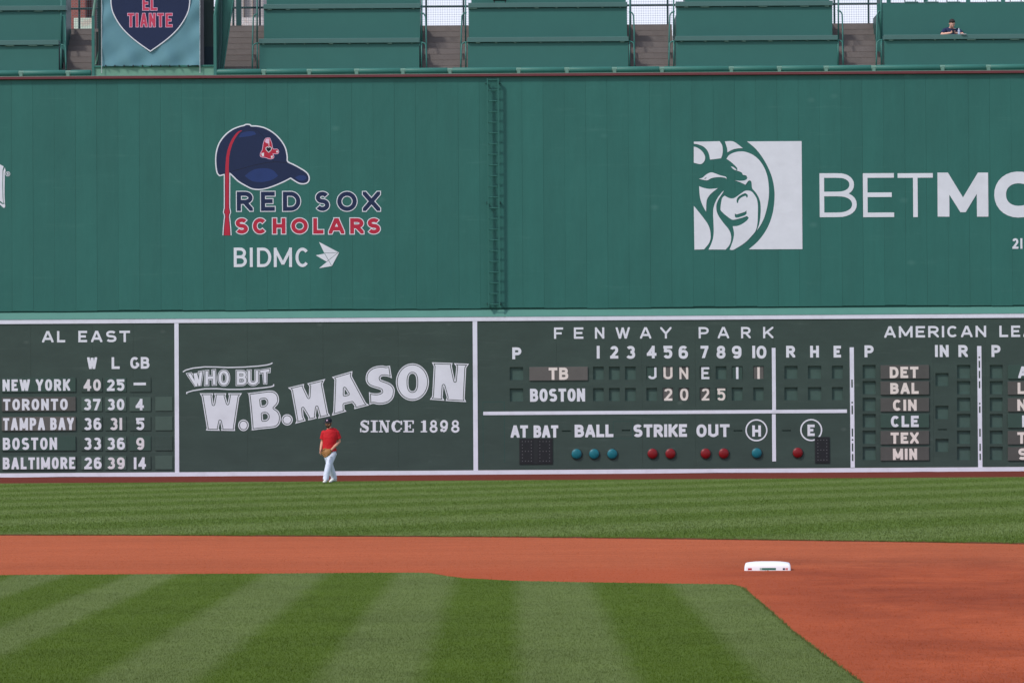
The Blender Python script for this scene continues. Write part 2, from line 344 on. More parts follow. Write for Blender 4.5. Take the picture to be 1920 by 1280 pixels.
# ------------------------------------------------------------------ sign painter's letters (strokes in the unit square)
SQ = 2.3
def E(cx, cy, rx, ry, a0, a1, n=14):
    o = []
    for k in range(n + 1):
        a = R_(a0 + (a1 - a0) * k / n); c, s = math.cos(a), math.sin(a)
        o.append((cx + rx * math.copysign(abs(c) ** (2 / SQ), c), cy + ry * math.copysign(abs(s) ** (2 / SQ), s)))
    return o
def strokes(ch):
    L = lambda *p: (list(p), 's'); B = lambda *p: (list(p), 'b'); H = lambda a, b, *p: (list(p), (a, b))
    if ch == 'A': return [H(1, .4, (0, 0), (.5, 1.15)), H(1, .4, (1, 0), (.5, 1.15)), B((.15, .27), (.85, .27))]
    if ch == 'B': return [L((0, 0), (0, 1)), (([(0, 1), (.4, 1)] + E(.5, .765, .42, .235, 90, -90)[1:-1] + [(.4, .53), (0, .53)]), 'b'), (([(0, .53), (.45, .53)] + E(.5, .265, .5, .265, 90, -90)[1:-1] + [(.45, 0), (0, 0)]), 'b')]
    if ch == 'C': return [(E(.5, .5, .5, .5, 42, 318, 22), 'b')]
    if ch == 'D': return [L((0, 0), (0, 1)), (([(0, 1), (.35, 1)] + E(.42, .5, .58, .5, 90, -90, 18)[1:-1] + [(.35, 0), (0, 0)]), 'b')]
    if ch == 'E': return [L((0, 0), (0, 1)), L((0, 1), (1, 1)), B((0, .51), (1, .51)), L((0, 0), (1, 0))]
    if ch == 'F': return [L((0, 0), (0, 1)), L((0, 1), (1, 1)), B((0, .48), (.95, .48))]
    if ch == 'G': return [(E(.5, .5, .5, .5, 45, 318, 22), 'b'), B((1, .1), (1, .46)), B((1, .42), (.68, .42))]
    if ch == 'H': return [L((0, 0), (0, 1)), L((1, 0), (1, 1)), B((0, .5), (1, .5))]
    if ch in 'I1': return [L((.5, 0), (.5, 1))]
    if ch == 'J': return [L((1, 1), (1, .3)), (E(.5, .3, .5, .3, 0, -165), 'b')]
    if ch == 'K': return [L((0, 0), (0, 1)), H(1, 0, (1, 1), (.05, .36)), H(0, 1, (.36, .56), (1, 0))]
    if ch == 'L': return [L((0, 0), (0, 1)), L((0, 0), (1, 0))]
    if ch == 'M': return [L((0, 0), (0, 1)), L((1, 0), (1, 1)), H(1, .12, (0, 1), (.5, .10)), H(1, .12, (1, 1), (.5, .10))]
    if ch == 'N': return [L((0, 0), (0, 1)), L((1, 0), (1, 1)), L((0, 1), (1, 0))]
    if ch in 'O0': return [(E(.5, .5, .5, .5, 0, 360, 28), 'c')]
    if ch == 'P': return [L((0, 0), (0, 1)), (([(0, 1), (.45, 1)] + E(.5, .72, .5, .28, 90, -90)[1:-1] + [(.45, .44), (0, .44)]), 'b')]
    if ch == 'R': return [L((0, 0), (0, 1)), (([(0, 1), (.45, 1)] + E(.5, .73, .48, .27, 90, -90)[1:-1] + [(.45, .46), (0, .46)]), 'b'), H(0, 1, (.48, .46), (1, 0))]
    if ch == 'S': return [(E(.5, .755, .47, .245, 28, 270, 16) + E(.5, .255, .5, .255, 90, -152, 16)[1:], 'b')]
    if ch == 'T': return [L((.5, 0), (.5, 1)), L((0, 1), (1, 1))]
    if ch == 'U': return [L((0, 1), (0, .34)), (E(.5, .36, .5, .36, 180, 360), 'b'), L((1, .34), (1, 1))]
    if ch == 'W': return [H(1, 0, (0, 1), (.265, -.12)), H(0, 0, (.255, -.12), (.5, 1.08)), H(0, 0, (.5, 1.08), (.745, -.12)), H(0, 1, (.735, -.12), (1, 1))]
    if ch == 'X': return [L((0, 0), (1, 1)), L((0, 1), (1, 0))]
    if ch == 'Y': return [H(1, .2, (0, 1), (.5, .42)), H(1, .2, (1, 1), (.5, .42)), H(0, 1, (.5, .46), (.5, 0))]
    if ch == '2': return [(E(.5, .72, .48, .28, 165, -35, 14), 'b'), H(0, .2, (.93, .6), (.02, 0)), L((0, 0), (1, 0))]
    if ch == '3': return [(E(.48, .765, .46, .235, 150, -90, 14), 'b'), (E(.48, .265, .52, .265, 90, -155, 14), 'b')]
    if ch == '4': return [L((.74, 0), (.74, 1)), H(.3, 0, (.74, 1), (0, .28)), L((0, .26), (1, .26))]
    if ch == '5': return [L((.95, 1), (.1, 1)), B((.1, 1.0), (.06, .5)), (E(.48, .325, .52, .325, 145, -155, 16), 'b')]
    if ch == '6': return [(E(.5, .3, .5, .3, 0, 360, 22), 'c'), (E(.5, .62, .5, .38, 40, 180, 12) + [(0, .3)], 'b')]
    if ch == '7': return [L((0, 1), (1, 1)), L((1, 1), (.35, 0))]
    if ch == '8': return [(E(.5, .765, .44, .235, 0, 360, 22), 'c'), (E(.5, .265, .5, .265, 0, 360, 22), 'c')]
    if ch == '9': return [(E(.5, .7, .5, .3, 0, 360, 22), 'c'), (E(.5, .38, .5, .38, 220, 360, 12) + [(1, .7)], 'b')]
    if ch == '-': return [L((0, .5), (1, .5))]
    return []
def glyph(ch, w, h, t, grow=0.0):
    """polygons of one letter in a w x h box, stroke t; grow fattens the finished letter all round"""
    o = []; f = lambda p: Vector((t / 2 + p[0] * (w - t), t / 2 + p[1] * (h - t)))
    for pts, k in strokes(ch):
        if k == 'c': pts = pts[:-1]
        if isinstance(k, tuple):
            pp = [f(p) for p in pts]; d = (pp[-1] - pp[0]).normalized(); pp[0] = pp[0] - d * (k[0] * t + (grow if k[0] else 0)); pp[-1] = pp[-1] + d * (k[1] * t + (grow if k[1] else 0)); q = quads(pp, t + 2 * grow)
        else: q = quads([f(p) for p in pts], t + 2 * grow, (t + grow if k == 's' else grow), k == 'c')
        if k == 'c' and len(q) > 1: pass
        for a in q:
            c = clip(a, -grow, -grow, w + grow, h + grow)
            if c: o.append(c)
    return o
def place(polys, xa, za): return [[(xa + x, za + z) for x, z in p] for p in polys]
REL = dict(I=.0, M=1.3, W=1.45, L=.85, E=.88, F=.85, T=.95, J=.8, A=1.08, Y=1.05)
REL['1'] = 0.0
PXM = 104 / FPX                   # metres per photo pixel on the wall
def word(txt, x0, y0, x1, y1, Y, t, gap=.34, split=False):
    """letters of a word filling the pixel box; t in photo pixels; returns polygons in (x, z)"""
    xa, za, xb, zb = rect(x0, y0, x1, y1, Y); t = t * PXM; W, H = xb - xa, zb - za
    rel = [REL.get(c, 1.0) for c in txt]; fixed = sum(t for c in txt if c in 'I1')
    units = sum(r for c, r in zip(txt, rel) if c != ' ' and c not in 'I1') + gap * (len(txt) - 1) + sum(.3 for c in txt if c == ' ')
    u = (W - fixed) / max(units, .01); x = xa; out = []; cuts = [0]
    for c, r in zip(txt, rel):
        if c == ' ': x += u * (.3 + gap); cuts.append(len(out)); continue
        wd = t if c in 'I1' else r * u
        out += place(glyph(c, wd, H, t), x, za); x += wd + gap * u
    if split: cuts.append(len(out)); return [out[i:j] for i, j in zip(cuts, cuts[1:])]
    return out
def chars(items, Y, t):           # [(char, x0, y0, x1, y1)] each in its own pixel box
    out = []
    for c, x0, y0, x1, y1 in items:
        xa, za, xb, zb = rect(x0, y0, x1, y1, Y); out += place(glyph(c, xb - xa, zb - za, t * PXM), xa, za)
    return out
def outlined(items, Y, t, g, o):  # fill, gap, outline polygon sets
    A, B_, C = [], [], []
    for c, x0, y0, x1, y1 in items:
        xa, za, xb, zb = rect(x0, y0, x1, y1, Y); a = (xb - xa, zb - za, t * PXM)
        A += place(glyph(c, *a), xa, za)
        if g: B_ += place(glyph(c, *a, grow=g * PXM), xa, za)
        C += place(glyph(c, *a, grow=(g + o) * PXM), xa, za)
    return A, B_, C
def tr(pts, ox, oy, s, Y):        # traced outline: crop coordinates -> wall plane
    o = []
    for x, y in pts: p = P(ox + x / s, oy + y / s, Y); o.append((p.x, p.z))
    return o

#@@SETTING
# ------------------------------------------------------------------ ground
def zg(y):
    def ss(a, b, v): v = min(1, max(0, (v - a) / (b - a))); return v * v * (3 - 2 * v)
    return -.10 * ss(53, 95, y) + .115 * ss(99.6, 104, y)
def grid_sheet(name, xs, yfun0, yfun1, ny, dz, m, lip=None):
    verts = []; faces = []; nx = len(xs)
    for i, x in enumerate(xs):
        a, b = yfun0(x), yfun1(x)
        for j in range(ny + 1):
            y = a + (b - a) * j / ny; verts.append((x, y, zg(y) + dz))
    for i in range(nx - 1):
        for j in range(ny):
            k = i * (ny + 1) + j; faces.append((k, k + ny + 1, k + ny + 2, k + 1))
    fm = [0] * len(faces)
    if lip:
        n = len(verts)
        for i, x in enumerate(xs): y = yfun0(x); verts.append((x, y - .004, zg(y) + dz - lip))
        for i in range(nx - 1): faces.append((n + i, n + i + 1, (i + 1) * (ny + 1), i * (ny + 1))); fm.append(1)
    o = link(name, verts, faces, m, mats=[m, m_lip], fm=fm); tag(o, kind='structure'); return o
def grass_mat(name, light, dark, stops, axis_ang, period=None, fine=55):
    m = bpy.data.materials.new(name); m.use_nodes = True; t = m.node_tree; N = t.nodes; L = t.links; b = N['Principled BSDF']; b.inputs['Roughness'].default_value = .9; b.inputs['Specular IOR Level'].default_value = .06
    g = N.new('ShaderNodeNewGeometry'); mp = N.new('ShaderNodeMapping'); mp.inputs['Rotation'].default_value = (0, 0, axis_ang); L.new(g.outputs['Position'], mp.inputs[0])
    wob = N.new('ShaderNodeTexNoise'); wob.inputs['Scale'].default_value = 1.6; wob.inputs['Detail'].default_value = 5; L.new(g.outputs['Position'], wob.inputs['Vector'])
    sx = N.new('ShaderNodeSeparateXYZ'); L.new(mp.outputs[0], sx.inputs[0])
    ad = N.new('ShaderNodeMath'); ad.operation = 'MULTIPLY_ADD'; ad.inputs[1].default_value = .16 if not period else .5; L.new(wob.outputs['Fac'], ad.inputs[0]); L.new(sx.outputs[0], ad.inputs[2])
    r = N.new('ShaderNodeValToRGB')
    if period:
        md = N.new('ShaderNodeMath'); md.operation = 'MULTIPLY'; md.inputs[1].default_value = 2 * math.pi / period; L.new(ad.outputs[0], md.inputs[0])
        sn = N.new('ShaderNodeMath'); sn.operation = 'SINE'; L.new(md.outputs[0], sn.inputs[0])
        mr = N.new('ShaderNodeMapRange'); mr.inputs[1].default_value = -1; mr.inputs[2].default_value = 1; L.new(sn.outputs[0], mr.inputs[0]); src = mr.outputs[0]
        r.color_ramp.elements[0].position = .22; r.color_ramp.elements[1].position = .78; r.color_ramp.elements[0].color = (0, 0, 0, 1); r.color_ramp.elements[1].color = (1, 1, 1, 1)
    else:
        lo, hi = -6, 6; mr = N.new('ShaderNodeMapRange'); mr.inputs[1].default_value = lo + .08; mr.inputs[2].default_value = hi + .08; L.new(ad.outputs[0], mr.inputs[0]); src = mr.outputs[0]
        el = r.color_ramp.elements; v = 0; el[0].position = 0; el[0].color = (0, 0, 0, 1); el[1].position = 1; el[1].color = (0, 0, 0, 1)
        for s_ in stops:
            p = (s_ - lo) / (hi - lo); e = el.new(p - .006); e.color = (v, v, v, 1); v = 1 - v; e = el.new(p + .006); e.color = (v, v, v, 1)
    L.new(src, r.inputs[0])
    mx = N.new('ShaderNodeMixRGB'); mx.inputs[1].default_value = rgb(dark); mx.inputs[2].default_value = rgb(light); L.new(r.outputs[0], mx.inputs[0])
    n2 = N.new('ShaderNodeTexNoise'); n2.inputs['Scale'].default_value = fine; n2.inputs['Detail'].default_value = 8; n2.inputs['Roughness'].default_value = .8; L.new(g.outputs['Position'], n2.inputs['Vector'])
    n3 = N.new('ShaderNodeTexNoise'); n3.inputs['Scale'].default_value = .7; n3.inputs['Detail'].default_value = 6; n3.inputs['Roughness'].default_value = .7; L.new(g.outputs['Position'], n3.inputs['Vector'])
    def mul(col, fac, lo_, hi_):
        q = N.new('ShaderNodeMapRange'); q.inputs[1].default_value = .25; q.inputs[2].default_value = .75; q.inputs[3].default_value = lo_; q.inputs[4].default_value = hi_; L.new(fac, q.inputs[0])
        k = N.new('ShaderNodeVectorMath'); k.operation = 'SCALE'; L.new(col, k.inputs[0]); L.new(q.outputs[0], k.inputs['Scale']); return k.outputs[0]
    c = mul(mx.outputs[0], n2.outputs['Fac'], .66, 1.34); c = mul(c, n3.outputs['Fac'], .84, 1.16)
    n4 = N.new('ShaderNodeTexNoise'); n4.inputs['Scale'].default_value = 7; n4.inputs['Detail'].default_value = 5; n4.inputs['Roughness'].default_value = .7; L.new(g.outputs['Position'], n4.inputs['Vector']); c = mul(c, n4.outputs['Fac'], .86, 1.14)
    at = N.new('ShaderNodeAttribute'); at.attribute_name = 'tone'
    L.new(c, b.inputs['Base Color'])
    bp = N.new('ShaderNodeBump'); bp.inputs['Distance'].default_value = .03; bp.inputs['Strength'].default_value = .6; L.new(n2.outputs['Fac'], bp.inputs['Height']); L.new(bp.outputs[0], b.inputs['Normal'])
    return m
m_lip = M('turf_edge', (86, 58, 38), .9, .2, 20)
STOPS = [-4.9, -4.4, -3.78, -3.3, -2.45, -1.83, -1.15, -.55, .03, .70, 1.42, 2.15, 2.8, 3.5]
m_infield = grass_mat('infield_turf', (98, 113, 62), (79, 99, 33), STOPS, 0)
m_outfield = grass_mat('outfield_turf', (98, 115, 62), (84, 104, 45), None, R_(37), 5.1, 30)
def dirt_mat(name, c, c2, dark):
    m = M(name, c, .95, .12, 9, .012, 60, dirt=.0, spec=.05); t = m.node_tree; N = t.nodes; L = t.links; b = N['Principled BSDF']
    old = b.inputs['Base Color'].links[0].from_socket
    g = N['Geometry'] if 'Geometry' in N else [n for n in N if n.type == 'NEW_GEOMETRY'][0]
    mp = N.new('ShaderNodeMapping'); mp.inputs['Scale'].default_value = (.35, .22, 1); L.new(g.outputs['Position'], mp.inputs[0])
    n = N.new('ShaderNodeTexNoise'); n.inputs['Scale'].default_value = 1.3; n.inputs['Detail'].default_value = 9; n.inputs['Roughness'].default_value = .72; n.inputs['Distortion'].default_value = .3; L.new(mp.outputs[0], n.inputs['Vector'])
    r = N.new('ShaderNodeValToRGB'); r.color_ramp.elements[0].position = .38; r.color_ramp.elements[0].color = (0, 0, 0, 1); r.color_ramp.elements[1].position = .60; r.color_ramp.elements[1].color = (1,) * 3 + (1,); L.new(n.outputs['Fac'], r.inputs[0])
    # damp earth lies on the right-hand base path and along the inner grass edge
    sx = N.new('ShaderNodeSeparateXYZ'); L.new(g.outputs['Position'], sx.inputs[0])
    q = N.new('ShaderNodeMapRange'); q.inputs[1].default_value = 1.6; q.inputs[2].default_value = 3.0; q.inputs[3].default_value = .12; q.inputs[4].default_value = 1; L.new(sx.outputs[0], q.inputs[0])
    q2 = N.new('ShaderNodeMapRange'); q2.inputs[1].default_value = 36; q2.inputs[2].default_value = 41; q2.inputs[3].default_value = 1; q2.inputs[4].default_value = .1; L.new(sx.outputs[1], q2.inputs[0])
    k = N.new('ShaderNodeMath'); k.operation = 'MULTIPLY'; L.new(r.outputs[0], k.inputs[0]); L.new(q.outputs[0], k.inputs[1])
    k2 = N.new('ShaderNodeMath'); k2.operation = 'MULTIPLY'; L.new(k.outputs[0], k2.inputs[0]); L.new(q2.outputs[0], k2.inputs[1])
    for sc_, vec, lo_, hi_ in ((38, (1, 1, 1), .66, 1.34), (3, (.25, 2.6, 1), .85, 1.14), (11, (1, .8, 1), .90, 1.08), (.5, (.3, 1, 1), .88, 1.12)):
        m2 = N.new('ShaderNodeMapping'); m2.inputs['Scale'].default_value = vec; L.new(g.outputs['Position'], m2.inputs[0])
        nn = N.new('ShaderNodeTexNoise'); nn.inputs['Scale'].default_value = sc_; nn.inputs['Detail'].default_value = 6; nn.inputs['Roughness'].default_value = .75; L.new(m2.outputs[0], nn.inputs['Vector'])
        qq = N.new('ShaderNodeMapRange'); qq.inputs[1].default_value = .3; qq.inputs[2].default_value = .7; qq.inputs[3].default_value = lo_; qq.inputs[4].default_value = hi_; L.new(nn.outputs['Fac'], qq.inputs[0])
        kk = N.new('ShaderNodeVectorMath'); kk.operation = 'SCALE'; L.new(old, kk.inputs[0]); L.new(qq.outputs[0], kk.inputs['Scale']); old = kk.outputs[0]
    mx = N.new('ShaderNodeMixRGB'); mx.inputs[2].default_value = rgb(dark); L.new(k2.outputs[0], mx.inputs[0]); L.new(old, mx.inputs[1])
    q3 = N.new('ShaderNodeMapRange'); q3.inputs[1].default_value = 36.4; q3.inputs[2].default_value = 38.5; q3.inputs[3].default_value = .45; q3.inputs[4].default_value = 0; L.new(sx.outputs[1], q3.inputs[0])
    mx2 = N.new('ShaderNodeMixRGB'); mx2.inputs[2].default_value = rgb(c2); L.new(q3.outputs[0], mx2.inputs[0]); L.new(mx.outputs[0], mx2.inputs[1])
    # keep the damp patches on top of the redder earth
    mx3 = N.new('ShaderNodeMixRGB'); mx3.inputs[2].default_value = rgb(dark); k3 = N.new('ShaderNodeMath'); k3.operation = 'MULTIPLY'; k3.inputs[1].default_value = .35; L.new(k2.outputs[0], k3.inputs[0]); L.new(k3.outputs[0], mx3.inputs[0]); L.new(mx2.outputs[0], mx3.inputs[1]); L.new(mx3.outputs[0], b.inputs['Base Color'])
    return m
m_dirt = dirt_mat('infield_clay', (167, 89, 59), (162, 75, 46), (120, 60, 42))
m_track = M('warning_track_clay', (104, 47, 37), .95, .12, 6, .01, 40, spec=.15)
m_soil = M('surround_soil', (120, 96, 70), .95, .15, .5)
tag(MB().box(-1500, 1500, -1500, 1500, -1.2, -.20).build('ground', m_soil), kind='structure')

def interp(tbl, x):
    if x <= tbl[0][0]: (xa, ya), (xb, yb) = tbl[0], tbl[1]
    elif x >= tbl[-1][0]: (xa, ya), (xb, yb) = tbl[-2], tbl[-1]
    else:
        for i in range(len(tbl) - 1):
            if tbl[i][0] <= x <= tbl[i + 1][0]: (xa, ya), (xb, yb) = tbl[i], tbl[i + 1]; break
    return ya + (yb - ya) * (x - xa) / (xb - xa)
edge_pts = []
for px, py in ((-400, 1001.5), (0, 1000.5), (300, 1001), (480, 1002), (960, 1004), (1200, 1006.5), (1440, 1009.5), (1700, 1013), (1920, 1016.5), (2300, 1024)):
    g_ = G(px, py, .02); edge_pts.append((g_.x, g_.y))
xs = [-42 + 84 * i / 168 for i in range(169)]
arc = lambda x: interp(edge_pts, max(-16, min(14, x))) + .025 * math.sin(x * 9.1) + .02 * math.sin(x * 23.7 + 1)
grid_sheet('infield_dirt', [-42 + 84 * i / 84 for i in range(85)], lambda x: -6, lambda x: 60, 40, 0, m_dirt)
grid_sheet('outfield_grass', xs, arc, lambda x: 99.8 + .05 * math.sin(x * 3.3), 60, .018, m_outfield, lip=.02)
grid_sheet('warning_track', [-42 + 84 * i / 60 for i in range(61)], lambda x: 99.3, lambda x: 104.3, 14, .004, m_track)
ing = [G(px, py, .03) for px, py in ((-300, 1077), (-100, 1076), (0, 1075.5), (250, 1074), (500, 1072.8), (700, 1071.2), (780, 1071), (805, 1072), (835, 1077), (870, 1081.5), (960, 1086), (1100, 1089), (1240, 1091), (1340, 1092.3), (1372, 1093), (1388, 1097), (1435, 1137), (1485, 1181), (1550, 1230), (1620, 1281), (1780, 1395))]
ing = [(p.x, p.y) for p in ing]; ing = ing + [(ing[-1][0], 13), (-9, 13)]
def dense(poly, step):
    o = []
    for i in range(len(poly)):
        a, b = Vector(poly[i]), Vector(poly[(i + 1) % len(poly)]); n = max(1, int((b - a).length / step))
        for k in range(n):
            p = a.lerp(b, k / n); o.append((p.x + random.uniform(-.012, .012), p.y + random.uniform(-.02, .02)))
    return o
ing_d = dense(ing, .15)
iv, _, it, _, _, _ = delaunay_2d_cdt([Vector(p) for p in ing_d], [], [tuple(range(len(ing_d)))[::(1 if ccw(list(ing_d))[0] == ing_d[0] and ccw(list(ing_d))[1] == ing_d[1] else -1)]], 1, 1e-6)
vv = [(p.x, p.y, .02) for p in iv]; ff = [tuple(t) for t in it]
if len(ff) == 0: raise Exception('infield')
nb = len(vv); vv += [(p[0], p[1], .02) for p in ing_d] + [(p[0], p[1], -.01) for p in ing_d]; nn = len(ing_d)
fm = [0] * len(ff)
for i in range(nn): ff.append((nb + i, nb + (i + 1) % nn, nb + nn + (i + 1) % nn, nb + nn + i)); fm.append(1)
tag(link('infield_grass', vv, ff, m_infield, mats=[m_infield, m_lip], fm=fm), kind='structure')

def blades(name, m, n, xr, yr, inside, hgt, wid, z0f):
    x = rng.uniform(xr[0], xr[1], n); u = rng.uniform(0, 1, n); y = 1 / (1 / yr[0] + (1 / yr[1] - 1 / yr[0]) * u)   # denser where nearer
    k = inside(x, y); x, y = x[k], y[k]; n = len(x); a = rng.uniform(0, 2 * np.pi, n); h = hgt * rng.uniform(.5, 1.25, n); wd = wid * rng.uniform(.6, 1.3, n)
    la = rng.uniform(0, 2 * np.pi, n); ll = h * rng.uniform(.1, .8, n); z = z0f(y)
    V = np.empty((n, 3, 3)); dx, dy = np.cos(a) * wd, np.sin(a) * wd * .3
    V[:, 0] = np.stack([x - dx, y - dy, z], 1); V[:, 1] = np.stack([x + dx, y + dy, z], 1); V[:, 2] = np.stack([x + np.cos(la) * ll, y + np.sin(la) * ll, z + h], 1)
    me = bpy.data.meshes.new(name); me.vertices.add(3 * n); me.vertices.foreach_set('co', V.reshape(-1)); me.loops.add(3 * n); me.loops.foreach_set('vertex_index', np.arange(3 * n)); me.polygons.add(n); me.polygons.foreach_set('loop_start', np.arange(0, 3 * n, 3)); me.update(calc_edges=True); me.validate()
    me.materials.append(m); o = bpy.data.objects.new(name, me); COL.objects.link(o); return o
def in_poly(poly):
    q = np.array(poly)
    def f(x, y):
        r = np.zeros(len(x), bool); j = len(q) - 1
        for i in range(len(q)):
            c = ((q[i, 1] > y) != (q[j, 1] > y)); xi = (q[j, 0] - q[i, 0]) * (y - q[i, 1]) / (q[j, 1] - q[i, 1] + 1e-12) + q[i, 0]; r ^= c & (x < xi); j = i
        return r
    return f
tag(blades('grass_blades', m_infield, 420000, (-5.6, 3.2), (19, 37.5), in_poly(ing), .012, .0022, lambda y: y * 0 + .018), 'short mown grass blades of the striped infield lawn', 'grass', kind='stuff')

def fringe(name, poly, closed, n, hgt, wid, spread, m, z, label):
    a = np.array(poly); b = np.roll(a, -1, 0) if closed else a[1:]; a = a if closed else a[:-1]; ln = np.linalg.norm(b - a, axis=1); k = rng.choice(len(a), n, p=ln / ln.sum()); u = rng.uniform(0, 1, (n, 1)); p = a[k] + (b[k] - a[k]) * u + rng.normal(0, spread, (n, 2))
    ang = rng.uniform(0, 2 * np.pi, n); h = hgt * rng.uniform(.4, 1.2, n); lean = h * rng.uniform(.2, 1.1, n); V = np.empty((n, 3, 3)); dx = wid * rng.uniform(.6, 1.4, n)
    zz = np.full(n, z); V[:, 0] = np.stack([p[:, 0] - dx, p[:, 1], zz], 1); V[:, 1] = np.stack([p[:, 0] + dx, p[:, 1], zz], 1); V[:, 2] = np.stack([p[:, 0] + np.cos(ang) * lean, p[:, 1] + np.sin(ang) * lean, zz + h], 1)
    me = bpy.data.meshes.new(name); me.vertices.add(3 * n); me.vertices.foreach_set('co', V.reshape(-1)); me.loops.add(3 * n); me.loops.foreach_set('vertex_index', np.arange(3 * n)); me.polygons.add(n); me.polygons.foreach_set('loop_start', np.arange(0, 3 * n, 3)); me.update(calc_edges=True); me.materials.append(m)
    o = bpy.data.objects.new(name, me); COL.objects.link(o); return tag(o, label, 'grass', kind='stuff')
fringe('grass_fringe', ing[1:-3], False, 15000, .020, .0025, .014, m_infield, .004, 'ragged grass blades along the cut edge of the infield lawn')
fringe('outfield_fringe', [(x, arc(x)) for x in np.linspace(-11, 11, 200)], False, 14000, .018, .004, .02, m_outfield, .010, 'ragged grass blades along the outfield edge of the dirt')
tag(blades('outfield_blades', m_outfield, 380000, (-14.5, 14.5), (43.5, 99.6), lambda x, y: (np.abs(x) < y * .146) & (y > np.interp(x, np.linspace(-15, 15, 61), [arc(v) for v in np.linspace(-15, 15, 61)])), .024, .006, lambda y: np.interp(y, np.linspace(45, 101, 80), [zg(v) for v in np.linspace(45, 101, 80)]) + .016), 'short mown grass blades of the striped outfield', 'grass', kind='stuff')
def clods(n):
    u = rng.uniform(0, 1, n); y = 1 / (1 / 19 + (1 / 50 - 1 / 19) * u); x = rng.uniform(-8, 8, n) * y / 50 + 0; r = .0026 + .007 * rng.uniform(0, 1, n) ** 3
    k = ~in_poly(ing)(x, y); x, y, r = x[k], y[k], r[k]; n = len(x); a = rng.uniform(0, 2 * np.pi, n); V = np.empty((n, 4, 3))
    for j in range(3): V[:, j] = np.stack([x + r * np.cos(a + j * 2.094) * rng.uniform(.7, 1.3, n), y + r * np.sin(a + j * 2.094), np.full(n, -.0005)], 1)
    V[:, 3] = np.stack([x, y, r * rng.uniform(.6, 1.3, n)], 1)
    F = np.array([(0, 1, 3), (1, 2, 3), (2, 0, 3)]); idx = (np.arange(n)[:, None, None] * 4 + F[None]).reshape(-1); me = bpy.data.meshes.new('dirt_clods'); me.vertices.add(4 * n); me.vertices.foreach_set('co', V.reshape(-1)); me.loops.add(9 * n); me.loops.foreach_set('vertex_index', idx); me.polygons.add(3 * n); me.polygons.foreach_set('loop_start', np.arange(0, 9 * n, 3)); me.update(calc_edges=True); me.materials.append(m_dirt)
    o = bpy.data.objects.new('dirt_clods', me); COL.objects.link(o); tag(o, 'loose grains and small clods scattered over the reddish infield dirt', 'dirt', kind='stuff')
clods(170000)

# ------------------------------------------------------------------ the tall green wall
Y0 = 104.0                        # face of the lower boards
YU = 104.05                       # face of the upper cladding
XL, XR = P(-420, 400, Y0).x, P(2340, 400, Y0).x
z_base = -.05
z_bt = P(960, 593.5, Y0).z        # top of the white frame
z_up0, z_up1 = P(960, 577.5, YU).z, P(960, 144, YU).z
wall = thing('outfield_wall', (0, 104.5, 0), 'towering green metal outfield wall with vertical seams above the scoreboard', 'wall')
mb = MB(); x = P(860, 400, YU).x; pitch = 39.95 * PXM; k0 = int((XL - x) / pitch) - 1
k = k0
while x + k * pitch < XR:
    a, b = x + k * pitch, x + (k + 1) * pitch; gap = .002 if k % 3 else .0045; dz = random.uniform(-.008, .012) + .012 * math.sin(k * .7)
    mb.box(a + gap / 2, b - gap / 2, YU + random.uniform(0, .004), YU + .03, z_up0 + dz, z_up1)
    k += 1
mb.build('cladding', m_wall, wall)
MB().box(XL, XR, YU + .031, YU + .6, z_bt - .1, z_up1 - .01).build('backing', m_groove, wall)
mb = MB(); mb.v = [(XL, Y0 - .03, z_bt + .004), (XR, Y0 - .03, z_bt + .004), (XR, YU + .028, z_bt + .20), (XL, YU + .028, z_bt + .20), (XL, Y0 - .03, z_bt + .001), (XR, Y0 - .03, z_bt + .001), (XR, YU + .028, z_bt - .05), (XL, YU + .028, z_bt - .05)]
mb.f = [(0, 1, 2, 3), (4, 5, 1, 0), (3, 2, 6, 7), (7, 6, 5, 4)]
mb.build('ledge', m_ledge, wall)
z_c0, z_c1 = z_up1 + .003, P(960, 137.5, YU - .08).z
mb = MB().bbox(XL, XR, YU - .09, YU + .62, z_c0, z_c1 - .012, .008); mb.build('coping', m_coping, wall)
MB().box(XL, XR, YU - .075, YU + .60, z_c1 - .0115, z_c1 + .004).build('coping_highlight', m_clamp, wall)  # pale strip paints the thin bright highlight along the coping's top edge
MB().box(XL, XR, YU + .62, YU + 7.0, z_c1 - .35, z_c1 - .02).build('deck', m_conc, wall)

# ladder
lad = thing('wall_ladder', (P(925, 577, YU).x, YU - .15, P(925, 577, YU).z), 'green steel rung ladder fixed upright on the high green wall', 'ladder')
lx0, lx1 = P(915, 360, YU - .15).x, P(935.3, 360, YU - .15).x; lz0, lz1 = P(925, 575, YU).z, P(925, 148, YU).z
for xx in (lx0, lx1): MB().box(xx - .019, xx + .019, YU - .17, YU - .12, lz0, lz1).build('rail', m_ladder, lad)
nr = 22
for i in range(nr): zz = lz1 - .04 - (lz1 - lz0 - .1) * i / (nr - 1); MB().loft([(lx0 + .018, YU - .145, zz), (lx1 - .018, YU - .145, zz)], .015, 8).build('rung', m_ladder, lad)
for py in (156, 380, 569):
    for xx, s_ in ((lx0, -1), (lx1, 1)):
        zz = P(925, py, YU).z; MB().box(xx - .02 + s_ * .03, xx + .02 + s_ * .03, YU - .14, YU - .001, zz - .025, zz + .025).box(min(xx, xx + s_ * .03) , max(xx, xx + s_ * .03), YU - .165, YU - .145, zz - .02, zz + .02).build('bracket_or_glint', m_dkgreen, lad)

